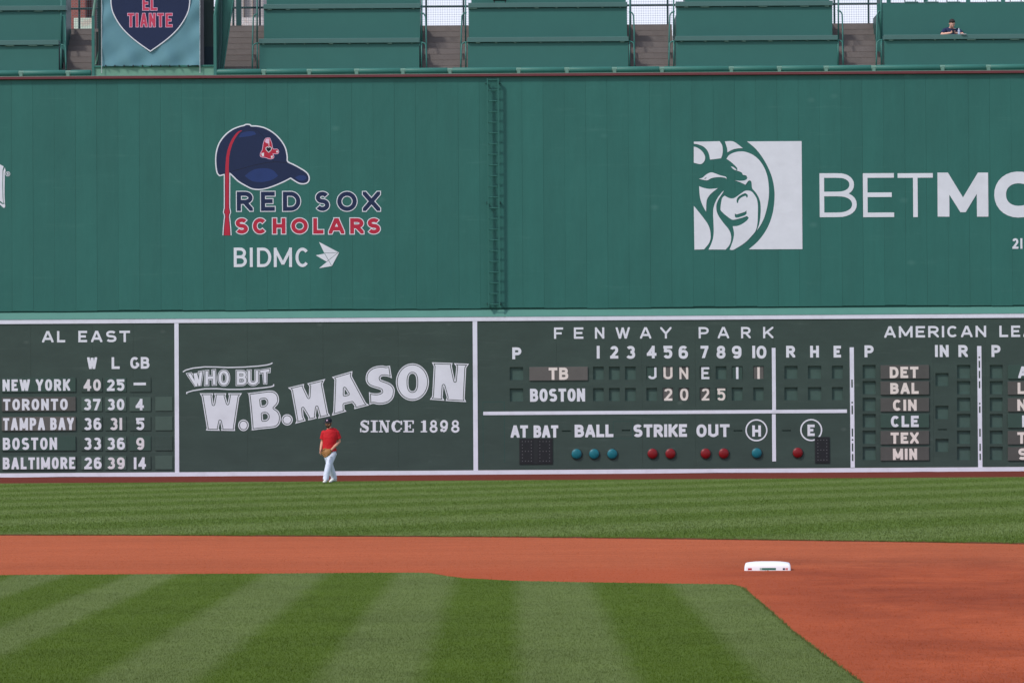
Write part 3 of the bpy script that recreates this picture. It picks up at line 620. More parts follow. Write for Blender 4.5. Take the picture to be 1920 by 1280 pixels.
# ------------------------------------------------------------------ painted boards at the foot of the wall
def board(name, x0, x1, label, cat, holes, seams=()):
    xa, xb = P(x0, 740, Y0).x, P(x1, 740, Y0).x
    t = thing(name, ((xa + xb) / 2, Y0 + .1, 0), label, cat)
    zb, zt = P(960, 880.5, Y0).z, P(960, 601.5, Y0).z
    hs = []
    for h in holes: r = rect(*h, Y0); hs.append(r)
    hp = [[(r[0], r[1]), (r[2], r[1]), (r[2], r[3]), (r[0], r[3])] for r in hs]
    for s_ in seams: q = P(s_, 740, Y0).x; hp.append([(q - .0014, zb + .02), (q + .0014, zb + .02), (q + .0014, zt - .02), (q - .0014, zt - .02)])
    stack([('cut', None, hp), ('panel', m_board, [[(xa, zb), (xb, zb), (xb, zt), (xa, zt)]])], Y0, t, .06)
    for r in hs: MB().box(r[0] - .01, r[2] + .01, Y0 + .0605, Y0 + .08, r[1] - .01, r[3] + .01).build('number_slot', m_slot, t)
    MB().box(xa, xb, Y0 + .085, Y0 + .3, zb, zt).build('backing', m_groove, t)
    return t, xa, xb, zb, zt
# white frame lines belong to the wall foot
frame = thing('board_frame', (0, Y0, 0), 'white painted frame lines running round the dark green boards at the wall foot', 'frame')
def bar(x0, y0, x1, y1, parent, name='line', m=m_white_b, Y=Y0 - .008, th=.012):
    r = rect(x0, y0, x1, y1, Y0); MB().box(r[0], r[2], Y, Y + th, r[1], r[3]).build(name, m, parent)
zt0, zt1 = P(960, 601.5, Y0).z, z_bt
MB().box(XL, XR, Y0 - .02, Y0 + .3, zt0, zt1).build('top_line', m_white_b, frame)
bx = [XL] + sorted(random.uniform(XL, XR) for _ in range(26)) + [XR]
zb0, zb1 = z_base, P(960, 881, Y0).z
stack([('bottom_line', m_white_b, [[(XL, zb1)] + [(XR, zb1)] + [(q, P(960, 889.5, Y0).z + random.uniform(-.02, .025)) for q in bx[::-1]]])], Y0 - .018, frame, .3)
MB().box(XL, XR, Y0 + .0, Y0 + .28, zb0, P(960, 887, Y0).z).build('plinth', m_groove, frame)
for x0, x1 in ((327.5, 335.5), (887, 895.5)): bar(x0, 601, x1, 887, frame, 'upright_line', Y=Y0 - .012, th=.1)

# --- standings board
rows = [(708, 734.7, 710.8, 732.5), (744.2, 770.5, 747.4, 768.7), (781, 807, 783, 805.9), (818, 844.5, 820, 842.8), (854.7, 880.0, 856.9, 879.0)]
bA, *_ = board('standings_board', -415, 327.5, 'dark green standings board headed AL EAST with white letters', 'scoreboard', [], (58, 174, 250))
stack([('lettering', m_white, chars([('A', 78.9, 620.5, 100.4, 641.7), ('L', 107, 620.5, 122.2, 641.7), ('E', 146.9, 620, 163.3, 641.4), ('A', 170.8, 620, 191.8, 641.2), ('S', 198.7, 619.8, 218.3, 641.2), ('T', 223.9, 619.8, 243.8, 641)], Y0, 4.3))], Y0 - .004, bA)
stack([('lettering', m_white, chars([('W', 163.5, 669.6, 182, 691.6), ('L', 209.3, 669.5, 224.4, 691.4), ('G', 244.3, 669, 261, 691), ('B', 264, 669, 280.2, 691)], Y0, 4.8))], Y0 - .004, bA)
def plate(name, x0, y0, x1, y1, m, words, label, group, lm=m_white, t=4.8, Y=Y0 - .03, th=.028, gap=.34, cat='plate', cs=None):
    r = rect(x0, y0, x1, y1, Y0); yy = Y + random.uniform(-.004, .004)
    o = thing(name, ((r[0] + r[2]) / 2, yy + th / 2, r[1]), label, cat, group)
    MB().bbox(r[0], r[2], yy, yy + th, r[1], r[3], .004).build('panel', m, o)
    polys = []
    for w_ in words: polys += word(w_[0], *w_[1:], yy, t, gap, True)
    if cs: polys.append(chars(cs, yy, t))
    for p_ in polys: stack([('lettering', lm, p_)], yy - .003, o, .0025)
    return o
names = [('NEW YORK', 4.8, 131.5, m_plateg, 'dark green'), ('TORONTO', 5.8, 127, m_plateb, 'grey brown'), ('TAMPA BAY', 5.8, 138.6, m_taupe, 'faded brown'), ('BOSTON', 5.3, 107, m_plateg, 'green'), ('BALTIMORE', 5.3, 141, m_platedk, 'olive grey')]
nums = [[('40', 156.7, 189), ('25', 200.5, 233.2), ('-', 250.5, 273.6)], [('37', 156.7, 188.5), ('30', 201, 233.2), ('4', 254.4, 269.8)], [('36', 157.2, 190), ('31', 206, 229), ('5', 255, 270.4)], [('33', 157.2, 189.5), ('36', 200.5, 234.3), ('9', 255.5, 270.4)], [('26', 158, 190.5), ('39', 201, 233.8), ('14', 251, 273.6)]]
cols = [(152.7, 191.8, 'wins'), (197.3, 237, 'losses'), (243, 282.9, 'games behind')]
for i, (nm, xa, xb, m, cn) in enumerate(names):
    a, b, c, d = rows[i]
    plate('name_plate', 3.5, a, 142, b, m, [(nm, xa, c, xb, d)], f'{cn} team plate lettered {nm} on the AL EAST board', 'team name plates on the standings board', t=4.9, gap=.26)
    for j, (tx, x0, x1) in enumerate(nums[i]):
        ca, cb, cw = cols[j]
        if tx == '-': cs = [('-', x0, 717, x1, 722)]; ws = []; tt = 5
        else: cs = None; ws = [(tx, x0, c, x1, d)]; tt = 4.9
        lab = f'green number plate showing {tx} in the {cw} column of the {nm} row' if tx != '-' else f'green plate with a white dash at the end of the {nm} row'
        plate('number_plate', ca, a, cb, b, random.choice((m_plateg, m_platedk, m_board)), ws, lab, 'number plates on the standings board', t=tt, gap=.25, cs=cs, th=.02, Y=Y0 - .02, lm=random.choice((m_white, m_white, m_offw)))
    if i: plate('blank_plate', 291.4, a - .5, 323.5, b - .5, m_platedk if i != 3 else m_board, [], f'blank grey green plate at the right end of the {nm} row', 'blank plates on the standings board', th=.018, Y=Y0 - .018)

# --- advertising board
bB, *_ = board('advertising_board', 335.5, 887, 'dark green painted advertising board with big white outlined slab letters climbing uphill', 'sign', [], (464, 606, 747))
sA = 1920 / 280; oA = (340, 670); sB = 1920 / 290; oB = (600, 670)
TA = lambda pts: tr(pts, *oA, sA, Y0); TB_ = lambda pts: tr(pts, *oB, sB, Y0)
W_ = [(235, 458), (411, 458), (399, 497), (413, 600), (432, 497), (421, 458), (578, 458), (567, 497), (596, 590), (613, 497), (602, 458), (780, 458), (745, 512), (686, 905), (692, 942), (510, 939), (518, 910), (498, 820), (480, 910), (495, 940), (316, 936), (328, 905), (262, 505)]
M_ = [(1370, 388), (1580, 338), (1573, 375), (1637, 510), (1646, 372), (1618, 332), (1850, 275), (1818, 342), (1888, 712), (1915, 750), (1758, 784), (1770, 745), (1742, 640), (1728, 745), (1740, 782), (1628, 808), (1634, 775), (1563, 655), (1572, 752), (1600, 814), (1462, 850), (1482, 812), (1412, 422)]
B_ = smooth([(840, 460), (980, 442), (1120, 424), (1190, 432), (1238, 472), (1256, 540), (1240, 600), (1196, 648), (1250, 690), (1278, 760), (1268, 840), (1230, 888), (1170, 905), (1030, 920), (890, 937), (905, 893), (867, 490)])
B1 = smooth([(1025, 545), (1068, 538), (1092, 555), (1095, 585), (1072, 612), (1032, 618)]); B2 = smooth([(1045, 725), (1088, 722), (1112, 745), (1110, 778), (1085, 798), (1050, 802)])
A_ = [(148, 242), (403, 168), (395, 232), (570, 560), (612, 592), (425, 640), (428, 600), (398, 562), (302, 585), (304, 642), (328, 668), (146, 722), (165, 665), (180, 275)]; A1 = [(306, 385), (305, 462), (348, 452)]
S_ = smooth([(868, 100), (893, 258), (850, 240), (800, 232), (765, 238), (750, 256), (758, 276), (800, 290), (870, 320), (915, 365), (928, 420), (910, 500), (860, 555), (790, 580), (720, 583), (660, 572), (615, 587), (608, 428), (640, 440), (700, 445), (742, 438), (763, 425), (758, 405), (720, 390), (640, 365), (590, 330), (567, 270), (580, 195), (625, 140), (690, 110), (770, 100), (820, 108)])
O_ = disc((1147, 305), 205, 48, 232); O1 = [(1147 + 50 * math.copysign(abs(math.cos(q)) ** .8, math.cos(q)), 308 + 108 * math.copysign(abs(math.sin(q)) ** .8, math.sin(q))) for q in [2 * math.pi * k / 40 for k in range(40)]]
N_ = [(1388, 60), (1645, 68), (1636, 105), (1676, 290), (1692, 112), (1660, 70), (1850, 78), (1815, 130), (1795, 510), (1815, 552), (1560, 538), (1574, 495), (1534, 350), (1522, 495), (1546, 536), (1362, 522), (1392, 480), (1412, 110)]
hw1, hw2 = 12.5 / sA * PXM, 22.5 / sA * PXM
for poly, holes, T_ in ((W_, [], TA), (disc((799, 870), 68, 32, 74), [], TA), (B_, [B1, B2], TA), (disc((1361, 800), 72, 32), [], TA), (M_, [], TA), (A_, [A1], TB_), (S_, [], TB_), (O_, [O1], TB_), (N_, [], TB_)):
    o = T_(poly); hs = [T_(h) for h in holes]
    ring = edge_band(o, hw1); gap_ = edge_band(o, hw2)
    for h in hs: ring += edge_band(h, hw1); gap_ += edge_band(h, hw2)
    stack([('letter', None, hs), ('letter_outline', m_white, ring, [o]), ('gap', None, gap_, [o]), ('lettering', m_white, [o])], Y0 - .004, bB)
who = [('W', [(84, 212), (270, 182), (268, 360), (160, 375)]), ('H', [(312, 176), (432, 164), (442, 346), (308, 352)]), ('O', [(480, 168), (612, 168), (612, 356), (480, 356)]), ('B', [(714, 172), (838, 172), (838, 350), (714, 350)]), ('U', [(856, 168), (988, 168), (988, 352), (856, 352)]), ('T', [(1012, 168), (1132, 150), (1122, 330), (1034, 330)])]
f1, f2, f3 = [], [], []
for ch, q in who:
    wd = (q[1][0] - q[0][0] + q[2][0] - q[3][0]) / 2; ht = (q[3][1] - q[0][1] + q[2][1] - q[1][1]) / 2
    def mp_(p, q=q, wd=wd, ht=ht):
        u, v = p[0] / wd, 1 - p[1] / ht; a = Vector(q[0]).lerp(Vector(q[1]), u); b = Vector(q[3]).lerp(Vector(q[2]), u); return tuple(a.lerp(b, v))
    for dst, gr in ((f1, 0), (f2, 8), (f3, 15)):
        for p in glyph(ch, wd, ht, 33, gr): dst.append(TA([mp_(a) for a in p]))
stack([('lettering', m_white, f1), ('gap', None, f2), ('letter_outline', m_white, f3)], Y0 - .004, bB)
sw1 = [(20, 185), (60, 160), (150, 136), (300, 120), (450, 122), (600, 128), (800, 123), (1000, 109), (1100, 96), (1150, 82), (1172, 68)]; sw2 = [(68, 468), (70, 450), (150, 425), (300, 402), (450, 400), (600, 409), (750, 409), (900, 401), (1050, 389), (1150, 376), (1186, 364), (1188, 342)]
stack([('flourish', m_white, [TA(q) for q in quads(sw1, 14)] + [TA(q) for q in quads(sw2, 14)])], Y0 - .004, bB)
def serif(ch, x0, x1, y0=780, y1=927):
    """bold Clarendon letter in crop-B pixels"""
    w_, h_ = x1 - x0, y1 - y0; T, t = 38, 15; o = []
    bx_ = lambda a, b, c, d: [(x0 + a, y0 + c), (x0 + b, y0 + c), (x0 + b, y0 + d), (x0 + a, y0 + d)]
    def st(pts, th): return [[(x0 + a, y0 + b) for a, b in q] for q in quads(pts, th)]
    el = lambda cx, cy, rx, ry, a0, a1: [(cx + rx * math.cos(R_(a0 + (a1 - a0) * k / 16)), cy - ry * math.sin(R_(a0 + (a1 - a0) * k / 16))) for k in range(17)]
    if ch in 'I1':
        c = w_ / 2 + (6 if ch == '1' else 0); o = [bx_(c - T / 2, c + T / 2, 0, h_), bx_(0, w_, h_ - t, h_)] + ([bx_(0, w_, 0, t)] if ch == 'I' else [bx_(4, c, 12, 12 + t)])
    if ch == 'N': o = [bx_(18, 18 + t, 0, h_), bx_(0, 50, h_ - t, h_), bx_(0, 44, 0, t), bx_(w_ - 32, w_ - 32 + t, 0, h_), bx_(w_ - 52, w_, 0, t)] + st([(30, 4), (w_ - 32, h_ - 2)], 36)
    if ch == 'E': o = [bx_(18, 18 + T, 0, h_), bx_(0, w_ - 4, 0, t), bx_(0, w_ - 4, h_ - t, h_), bx_(40, 88, h_ / 2 - 7, h_ / 2 + 7), bx_(w_ - 18, w_, 0, 42), bx_(w_ - 16, w_, h_ - 44, h_), bx_(78, 92, h_ / 2 - 26, h_ / 2 + 26)]
    if ch == 'C': o = st(el(w_ / 2 + 4, h_ / 2, w_ / 2 - 14, h_ / 2 - 9, 45, 315), 20) + st(el(w_ / 2 + 2, h_ / 2, w_ / 2 - 20, h_ / 2 - 14, 120, 240), 40) + [bx_(w_ - 20, w_, 4, 54)] + st([(w_ - 24, h_ - 36), (w_ - 4, h_ - 50)], 16)
    if ch == 'S': o = st(el(w_ / 2, h_ * .27, w_ / 2 - 16, h_ * .27 - 8, 40, 200) , 22) + st([(22, h_ * .3), (w_ * .4, h_ * .46), (w_ * .75, h_ * .6), (w_ - 22, h_ * .72)], 40) + st(el(w_ / 2, h_ * .73, w_ / 2 - 16, h_ * .27 - 8, 10, -140), 22) + [bx_(w_ - 20, w_ - 2, 2, 50), bx_(0, 18, h_ - 50, h_ - 2)]
    if ch == '8': o = st(el(w_ / 2, h_ * .26, w_ / 2 - 24, h_ * .26 - 8, 0, 360), 24) + st(el(w_ / 2, h_ * .73, w_ / 2 - 16, h_ * .27 - 8, 0, 360), 26)
    if ch == '9': o = st(el(w_ / 2, h_ * .33, w_ / 2 - 17, h_ * .33 - 8, 0, 360), 28) + st([(w_ - 18, h_ * .3), (w_ - 20, h_ * .6), (w_ - 36, h_ * .84), (w_ * .4, h_ - 10)], 26) + [disc((x0 + 26, y0 + h_ - 26), 20, 16)]
    return [TB_(p) for p in o]
pol = []
for ch, a, b in (('S', 497, 610), ('I', 630, 717), ('N', 730, 868), ('C', 885, 1020), ('E', 1035, 1165), ('1', 1250, 1330), ('8', 1357, 1463), ('9', 1487, 1592), ('8', 1625, 1735)): pol += serif(ch, a, b)
stack([('lettering', m_white, pol)], Y0 - .004, bB)

# --- line score board
slots = []
inn = [(1112, 1132), (1142, 1162), (1172, 1192), (1212, 1232), (1242.5, 1262), (1272.5, 1292), (1312, 1331.5), (1342, 1362), (1372, 1392.5), (1412.5, 1432), (1470.8, 1495.5), (1515, 1540), (1560, 1580.5)]
for xa, xb in [(955.8, 981)] + inn:
    d = (xa - 955) * -.0042; slots += [(xa, 688 + d, xb, 712 + d), (xa, 728 + d, xb, 752 + d)]
dash = [(1054, 806.5, 1070, 809), (1165.8, 805.3, 1182, 807.8), (1375.8, 806, 1392, 808.3), (1466, 806, 1483, 808)]
bC, cxa, cxb, *_ = board('line_score_board', 895.5, 1597.8, 'dark green line score board headed FENWAY PARK with inning slots and round lamps', 'scoreboard', slots + dash, (1044, 1204, 1304, 1451.2))
hd = [('F', 1038.8, 1055.8), ('E', 1076, 1093.8), ('N', 1115.5, 1133), ('W', 1154.5, 1180.8), ('A', 1200, 1221), ('Y', 1238, 1259), ('P', 1310, 1328.8), ('A', 1345.8, 1367), ('R', 1389.5, 1407.5), ('K', 1430.8, 1450)]
for c, a, b in hd: stack([('letter', m_white, chars([(c, a, 613.8 - (a - 1038) * .003, b, 635 - (a - 1038) * .003)], Y0, 3.9))], Y0 - .004, bC)
hd = [('P', 960.5, 651, 977.5, 673.2), ('1', 1118.8, 648.2, 1124.4, 672), ('2', 1144, 648.5, 1159.2, 672), ('3', 1174, 648.3, 1190.8, 672.5), ('4', 1212.8, 648, 1230.8, 671.5), ('5', 1244, 648, 1260.5, 672), ('6', 1272.5, 648, 1290, 672.5), ('7', 1313.6, 648, 1328.2, 671), ('8', 1343.6, 648, 1360.2, 672), ('9', 1372.3, 648, 1390.2, 672), ('1', 1410.5, 648, 1416, 671), ('0', 1418.5, 648, 1437, 672), ('R', 1474, 648, 1490.8, 670), ('H', 1519, 648, 1535.5, 670), ('E', 1563, 648, 1576.8, 670)]
for h_ in hd: stack([('letter', m_white, chars([h_], Y0, 5.4))], Y0 - .004, bC)
stack([('lettering', m_white, word('BOSTON', 993.8, 728.2, 1097, 752.6, Y0, 5.6, .16))], Y0 - .004, bC)
bw = [word('AT', 957.5, 797, 990, 820, Y0, 5.6, .08), word('BAT', 1000.5, 797, 1046.8, 820, Y0, 5.6, .1), word('BALL', 1077.5, 795.6, 1150, 819.2, Y0, 5.8, .12), word('STRIKE', 1187.5, 795, 1288, 818.8, Y0, 5.8, .14), word('OUT', 1305.8, 795, 1368, 818.8, Y0, 5.6, .16)]
for w_ in bw: stack([('lettering', m_white, w_)], Y0 - .004, bC)
for ch, c, bxs in (('H', (1418.3, 806.2), (1410.5, 797, 1426.8, 818)), ('E', (1521, 805.8), (1514, 795.5, 1527.5, 817))):
    p = P(*c, Y0); r = 20.7 * PXM
    stack([('emblem', m_white, chars([(ch, *bxs)], Y0, 5) + quads(disc((p.x, p.z), r - 1.3 * PXM, 48), 2.6 * PXM, 0, True))], Y0 - .004, bC)
bar(906, 769.3, 1588, 775.8, bC, 'line'); bar(1447.5, 652, 1454.5, 769, bC, 'line', Y=Y0 - .006); bar(1447.7, 776, 1454.7, 864.5, bC, 'line', Y=Y0 - .006)
def dashbar(x0, x1, y0, marks, parent):
    r = rect(x0, y0, x1, 876, Y0); xc = (r[0] + r[2]) / 2; h = .021
    polys = []
    for a, b in marks:
        za, zb_ = P((x0 + x1) / 2, 580 + b / 4, Y0).z, P((x0 + x1) / 2, 580 + a / 4, Y0).z
        polys.append(disc((xc, (za + zb_) / 2), .026, 14) if b - a < 20 else [(xc - h, za), (xc + h, za), (xc + h, zb_), (xc - h, zb_)])
    stack([('mark', m_board, polys), ('line', m_white_b, [[(r[0], r[1]), (r[2], r[1]), (r[2], r[3]), (r[0], r[3])]])], Y0 - .006, parent, .005)
dashbar(1594, 1601.8, 651, [(525, 585), (690, 705), (720, 785), (892, 952), (970, 984), (1003, 1063), (1083, 1135)], bC)
# door hatch outline cut into the board
r = rect(905.8, 753, 946, 867, Y0); stack([('hatch', m_groove, quads([(r[0], r[1]), (r[0], r[3]), (r[2], r[3]), (r[2], r[1])], .010))], Y0 - .0015, bC, .001)
r = rect(1150, 789.5, 1186, 821.5, Y0); stack([('hatch', m_groove, quads([(r[0], r[1]), (r[0], r[3]), (r[2], r[3]), (r[2], r[1])], .008, 0, True))], Y0 - .0015, bC, .001)
plate('name_plate', 992.5, 687.5, 1102, 713, m_taupe, [('TB', 1028.8, 688.9, 1065.5, 711.8)], 'long taupe plate lettered TB above the white word BOSTON', 'team name plates on the line score board', lm=m_cream, t=5.2, gap=.2)
for ch, xa, xb, sl, m, lm, wd in (('J', 1215, 1231, 3, m_plateg, m_white, 'dark green plate lettered J starting the word JUNE'), ('U', 1244, 1261, 4, m_taupe, m_cream, 'brown plate with a cream U in the word JUNE'), ('N', 1273.5, 1290.5, 5, m_plateb, m_cream, 'brown plate with a pale N in the word JUNE'), ('E', 1315, 1330, 6, m_board, m_white, 'dark plate with a white E ending the word JUNE'), ('1', 1380, 1384.6, 8, m_plateg, m_white, 'green plate with a white stroke 1 in the slot under inning 9'), ('1', 1420, 1424.6, 9, m_taupe, m_cream, 'brown plate with a cream stroke 1 in the slot under inning 10')):
    a, b = inn[sl]; plate('number_plate', a + .4, 687.3, b - .4, 711, m, [], wd, 'plates set in the line score slots', lm, 4.2 if ch != '1' else 4.6, Y=Y0 + .022, th=.02, cs=[(ch, xa, 688, xb, 710.6)])
for ch, xa, xb, sl, m, lm, wd in (('2', 1245.3, 1260.7, 4, m_taupe, m_cream, 'brown plate with a cream 2 starting the year 2025'), ('0', 1275, 1290.6, 5, m_plateb, m_cream, 'dark brown plate with a pale 0 in the year 2025'), ('2', 1315.6, 1330, 6, m_plateb, m_cream, 'brown plate with the second 2 of the year 2025'), ('5', 1344.8, 1360, 7, m_plateg, m_cream, 'green plate with a cream 5 ending the year 2025')):
    a, b = inn[sl]; plate('number_plate', a + .4, 726.8, b - .4, 751.4, m, [], wd, 'plates set in the line score slots', lm, 4.4, Y=Y0 + .022, th=.02, cs=[(ch, xa, 727.6, xb, 751)])
def lamp(px, py, m, label, group):
    p = P(px, py, Y0); o = thing('signal_lamp', (p.x, Y0, p.z - .15), label, 'lamp', group)
    MB().lathe((p.x, Y0, p.z), [(.158, -.01), (.158, .03), (.146, .036)], 32, 'y').build('bezel', m_bezel, o, True)
    pr = [(.143, .03)] + [(.143 * math.cos(R_(a)), .03 + .05 * math.sin(R_(a))) for a in range(5, 90, 9)] + [(.004, .080)]
    MB().lathe((p.x, Y0, p.z), pr, 32, 'y').build('lens', m, o, True)
for px, lb in ((1081, 'leftmost of the three teal round lamps below the word BALL'), (1114, 'middle one of the three teal lamps below the word BALL'), (1148, 'rightmost of the three teal lamps below the word BALL')): lamp(px, 850.6, m_teal, lb, 'teal ball lamps')
for px, py, lb in ((1223.5, 850, 'left red round lamp below the word STRIKE'), (1257, 850, 'right red round lamp below the word STRIKE'), (1323, 849.8, 'left red round lamp below the word OUT'), (1357, 849.6, 'right red round lamp below the word OUT'), (1495.6, 848.3, 'single red round lamp below the circled E, left of the black dot panel')): lamp(px, py, m_redlens, lb, 'red lamps on the line score board')
lamp(1418.8, 849, m_teal, 'single teal round lamp below the circled letter H', None)
def ledpanel(x0, y0, x1, y1, cells, label, parent=None):
    r = rect(x0, y0, x1, y1, Y0); o = thing('dot_display', ((r[0] + r[2]) / 2, Y0, r[1]), label, 'display')
    MB().bbox(r[0] - .02, r[2] + .02, Y0 - .02, Y0 - .0005, r[1] - .02, r[3] + .02, .005).build('frame', m_dark2, o)
    for a, b in cells:
        q = rect(a, y0 + .5, b, y1 - .5, Y0); MB().box(q[0], q[2], Y0 - .026, Y0 - .02, q[1], q[3]).build('panel', m_dark, o)
        d = MB()
        for i in range(4):
            for j in range(7):
                if 0 < i < 3 and j not in (0, 3, 6) : continue
                xx = q[0] + (q[2] - q[0]) * (i + .7) / 4.4; zz = q[1] + (q[3] - q[1]) * (j + .7) / 7.4
                d.box(xx - .012, xx + .012, Y0 - .032, Y0 - .027, zz - .012, zz + .012)
        d.build('dots', m_led, o)
ledpanel(975, 822.5, 1035, 868.6, ((975.5, 1000.3), (1008, 1034.6)), 'black double dot matrix panel unlit below the words AT BAT')
ledpanel(1529, 819.8, 1554.3, 866.6, ((1529.5, 1554),), 'black single dot matrix panel unlit beside the circled letter E')

# --- out of town board
rowsy = [(417, 519), (538, 638), (663, 764), (784, 886), (909, 1010), (1030, 1131)]
sl = []
for (xa, xb) in ((1617.5, 1642), (1794.5, 1819.5), (1856, 1880)):
    for a, b in rowsy: sl.append((xa, 580 + (a - 1) / 4, xb, 580 + (b - 4) / 4))
for a, b in ((477, 573), (722, 820), (970, 1065)): sl.append((1754, 580 + a / 4, 1778.5, 580 + b / 4))
sl.append((1758.8, 804, 1775, 806))
bD, *_ = board('out_of_town_board', 1597.8, 2335, 'dark green out of town board headed AMERICAN LEAGUE with slots and team plates', 'scoreboard', sl, (1750, 1848))
for w_ in (word('AMERICAN', 1658, 611, 1849, 632.3, Y0, 4.2, .3), word('LEAGUE', 1873.8, 610, 2012, 631.3, Y0, 4.2, .3)): stack([('lettering', m_white, w_)], Y0 - .004, bD)
hd = [('P', 1621, 647.2, 1638, 669.6), ('I', 1753, 646.6, 1758.6, 669), ('N', 1762, 646.6, 1778.8, 669), ('R', 1797, 646.6, 1814.5, 669), ('P', 1859, 646.6, 1875.8, 669)]
for h_ in hd: stack([('letter', m_white, chars([h_], Y0, 5.4))], Y0 - .004, bD)
dashbar(1833, 1841, 648.5, [(350, 368), (385, 437), (460, 515), (537, 590), (698, 712), (725, 775), (893, 953), (1005, 1060), (1080, 1128)], bD)
for (a, b), (nm, xa, xb, m) in zip(rowsy, (('DET', 433, 648, m_plateb), ('BAL', 437, 650, m_plateb), ('CIN', 457, 635, m_plateb), ('CLE', 442, 650, m_plateg), ('TEX', 440, 650, m_plateb), ('MIN', 457, 638, m_plateb))):
    cn = 'green' if m is m_plateg else 'grey brown'
    plate('name_plate', 1651, 580 + a / 4, 1741.8, 580 + b / 4, m, [(nm, 1560 + xa / 4, 580 + (a + 12) / 4, 1560 + xb / 4, 580 + (b - 5) / 4)], f'{cn} team plate lettered {nm} below the words AMERICAN LEAGUE', 'team plates of the first out of town column', lm=m_cream if m is m_plateb else m_white, t=5.2, gap=.22)
for (a, b), (nm, xa, wd, m) in zip(rowsy, (('A', 1397, 70, m_plateg), ('L', 1392, 56, m_plateb), ('N', 1390, 66, m_plateb), ('H', 1426, 66, m_plateg), ('T', 1390, 64, m_plateb), ('S', 1397, 66, m_plateb))):
    cn = 'green' if m is m_plateg else 'grey brown'
    plate('name_plate', 1889.5, 580 + a / 4, 1979, 580 + b / 4, m, [], f'{cn} team plate cut by the right picture edge, its first letter {nm if nm != "H" else "a bare upright"}', 'team plates of the second out of town column', lm=m_cream if m is m_plateb else m_white, t=5.2, cs=[(nm, 1560 + xa / 4, 580 + (a + 10) / 4, 1560 + (xa + wd) / 4, 580 + (b - 5) / 4)])

# ------------------------------------------------------------------ signs on the upper wall
YS = YU - .006
def pt(px, py): p = P(px, py, YS); return (p.x, 0, p.z)
sg = thing('charity_sign', (P(560, 505, YS).x, YS, P(560, 505, YS).z), 'navy cap sign with red tassel and words RED SOX SCHOLARS above BIDMC', 'sign')
s6, o6 = 4.129, (370, 210); b6 = lambda L_, y0, y1: [(c, o6[0] + a / s6, o6[1] + y0 / s6, o6[0] + b / s6, o6[1] + y1 / s6) for c, a, b in L_]
SQ = 2.0
a_, _, c_ = outlined(b6([('R', 305, 430), ('E', 492, 600), ('D', 662, 798), ('S', 915, 1022), ('O', 1083, 1235), ('X', 1281, 1416)], 617, 767), YS, 8.0, 0, 1.5)
stack([('lettering', m_navy, a_), ('letter_outline', m_white, c_)], YS, sg)
a_, _, c_ = outlined(b6([('S', 295, 392), ('C', 430, 540), ('H', 583, 683), ('O', 727, 855), ('L', 897, 977), ('A', 1017, 1138), ('R', 1183, 1288), ('S', 1317, 1415)], 822, 943), YS, 7.4, 0, 1.5)
stack([('lettering', m_red, a_), ('letter_outline', m_white, c_)], YS, sg)
stack([('lettering', m_white, chars(b6([('B', 282, 383), ('I', 405, 430), ('D', 462, 572), ('M', 592, 733), ('C', 760, 868)], 1050, 1200), YS, 5.5))], YS, sg)
T6 = lambda p: tr(p, *o6, s6, YS)
bl = [T6(q) for q in quads([(1090, 1088), (975, 1092)], 3)] + [T6(q) for q in quads([(1090, 1088), (1000, 1160)], 3)] + [T6(q) for q in quads([(985, 1095), (1040, 1190)], 3)]
stack([('crease', None, bl), ('emblem', m_white, [T6([(942, 1006), (1097, 1088), (1042, 1192), (943, 1209), (1003, 1160), (917, 1109), (985, 1096)])])], YS, sg)
s3, o3 = 9.142, (400, 225); T3 = lambda p: tr(p, *o3, s3, YS)
cap = smooth([(525, 108), (560, 90), (620, 92), (650, 115), (750, 118), (880, 150), (1000, 215), (1100, 300), (1180, 400), (1230, 500), (1255, 620), (1268, 722), (1400, 790), (1560, 885), (1620, 950), (1632, 1020), (1600, 1070), (1530, 1085), (1450, 1065), (1325, 985), (1200, 1050), (1050, 1115), (900, 1165), (780, 1182), (680, 1172), (600, 1140), (430, 1040), (282, 905), (190, 925), (110, 945), (75, 900), (55, 780), (52, 640), (75, 500), (130, 370), (230, 250), (350, 165), (470, 120)], 4, 60)
tas = []
cl = [(490, 182, 6), (440, 205, 26), (400, 245, 34), (345, 325, 42), (300, 420, 46), (265, 530, 50), (245, 640, 52), (238, 760, 56), (235, 900, 60), (235, 1300, 58), (235, 1505, 58), (235, 1545, 76), (235, 1585, 90), (235, 1625, 58), (235, 1660, 50), (235, 1700, 62), (235, 1860, 92), (235, 1978, 104)]
def ribbon(cl, ex=0):
    l, r_ = [], []
    for i, (x, y, wd) in enumerate(cl):
        a = Vector(cl[max(i - 1, 0)][:2]); b = Vector(cl[min(i + 1, len(cl) - 1)][:2]); d = (b - a).normalized(); n = Vector((-d.y, d.x)) * (wd / 2 + ex); l.append((x + n.x, y + n.y)); r_.append((x - n.x, y - n.y))
    return l + r_[::-1]
tail = [c for c in cl if c[1] > 880]
heart = lambda cx, cy, s: smooth([(cx, cy - s * .55), (cx - s * .45, cy - s * .85), (cx - s * .95, cy - s * .5), (cx - s * .85, cy + s * .15), (cx, cy + s), (cx + s * .85, cy + s * .15), (cx + s * .95, cy - s * .5), (cx + s * .45, cy - s * .85)], 4, 60)
s4, o4 = 28.44, (485, 255); T4 = lambda p: tr(p, *o4, s4, YS)
sox = smooth([(330, 215), (400, 135), (570, 120), (610, 190), (640, 270), (680, 360), (705, 480), (735, 640), (790, 715), (970, 715), (1040, 780), (1058, 860), (1020, 925), (950, 945), (740, 945), (795, 1080), (790, 1160), (690, 1212), (560, 1212), (400, 1152), (260, 1125), (130, 1105), (95, 1030), (115, 910), (185, 790), (225, 640), (255, 420)], 4, 70)
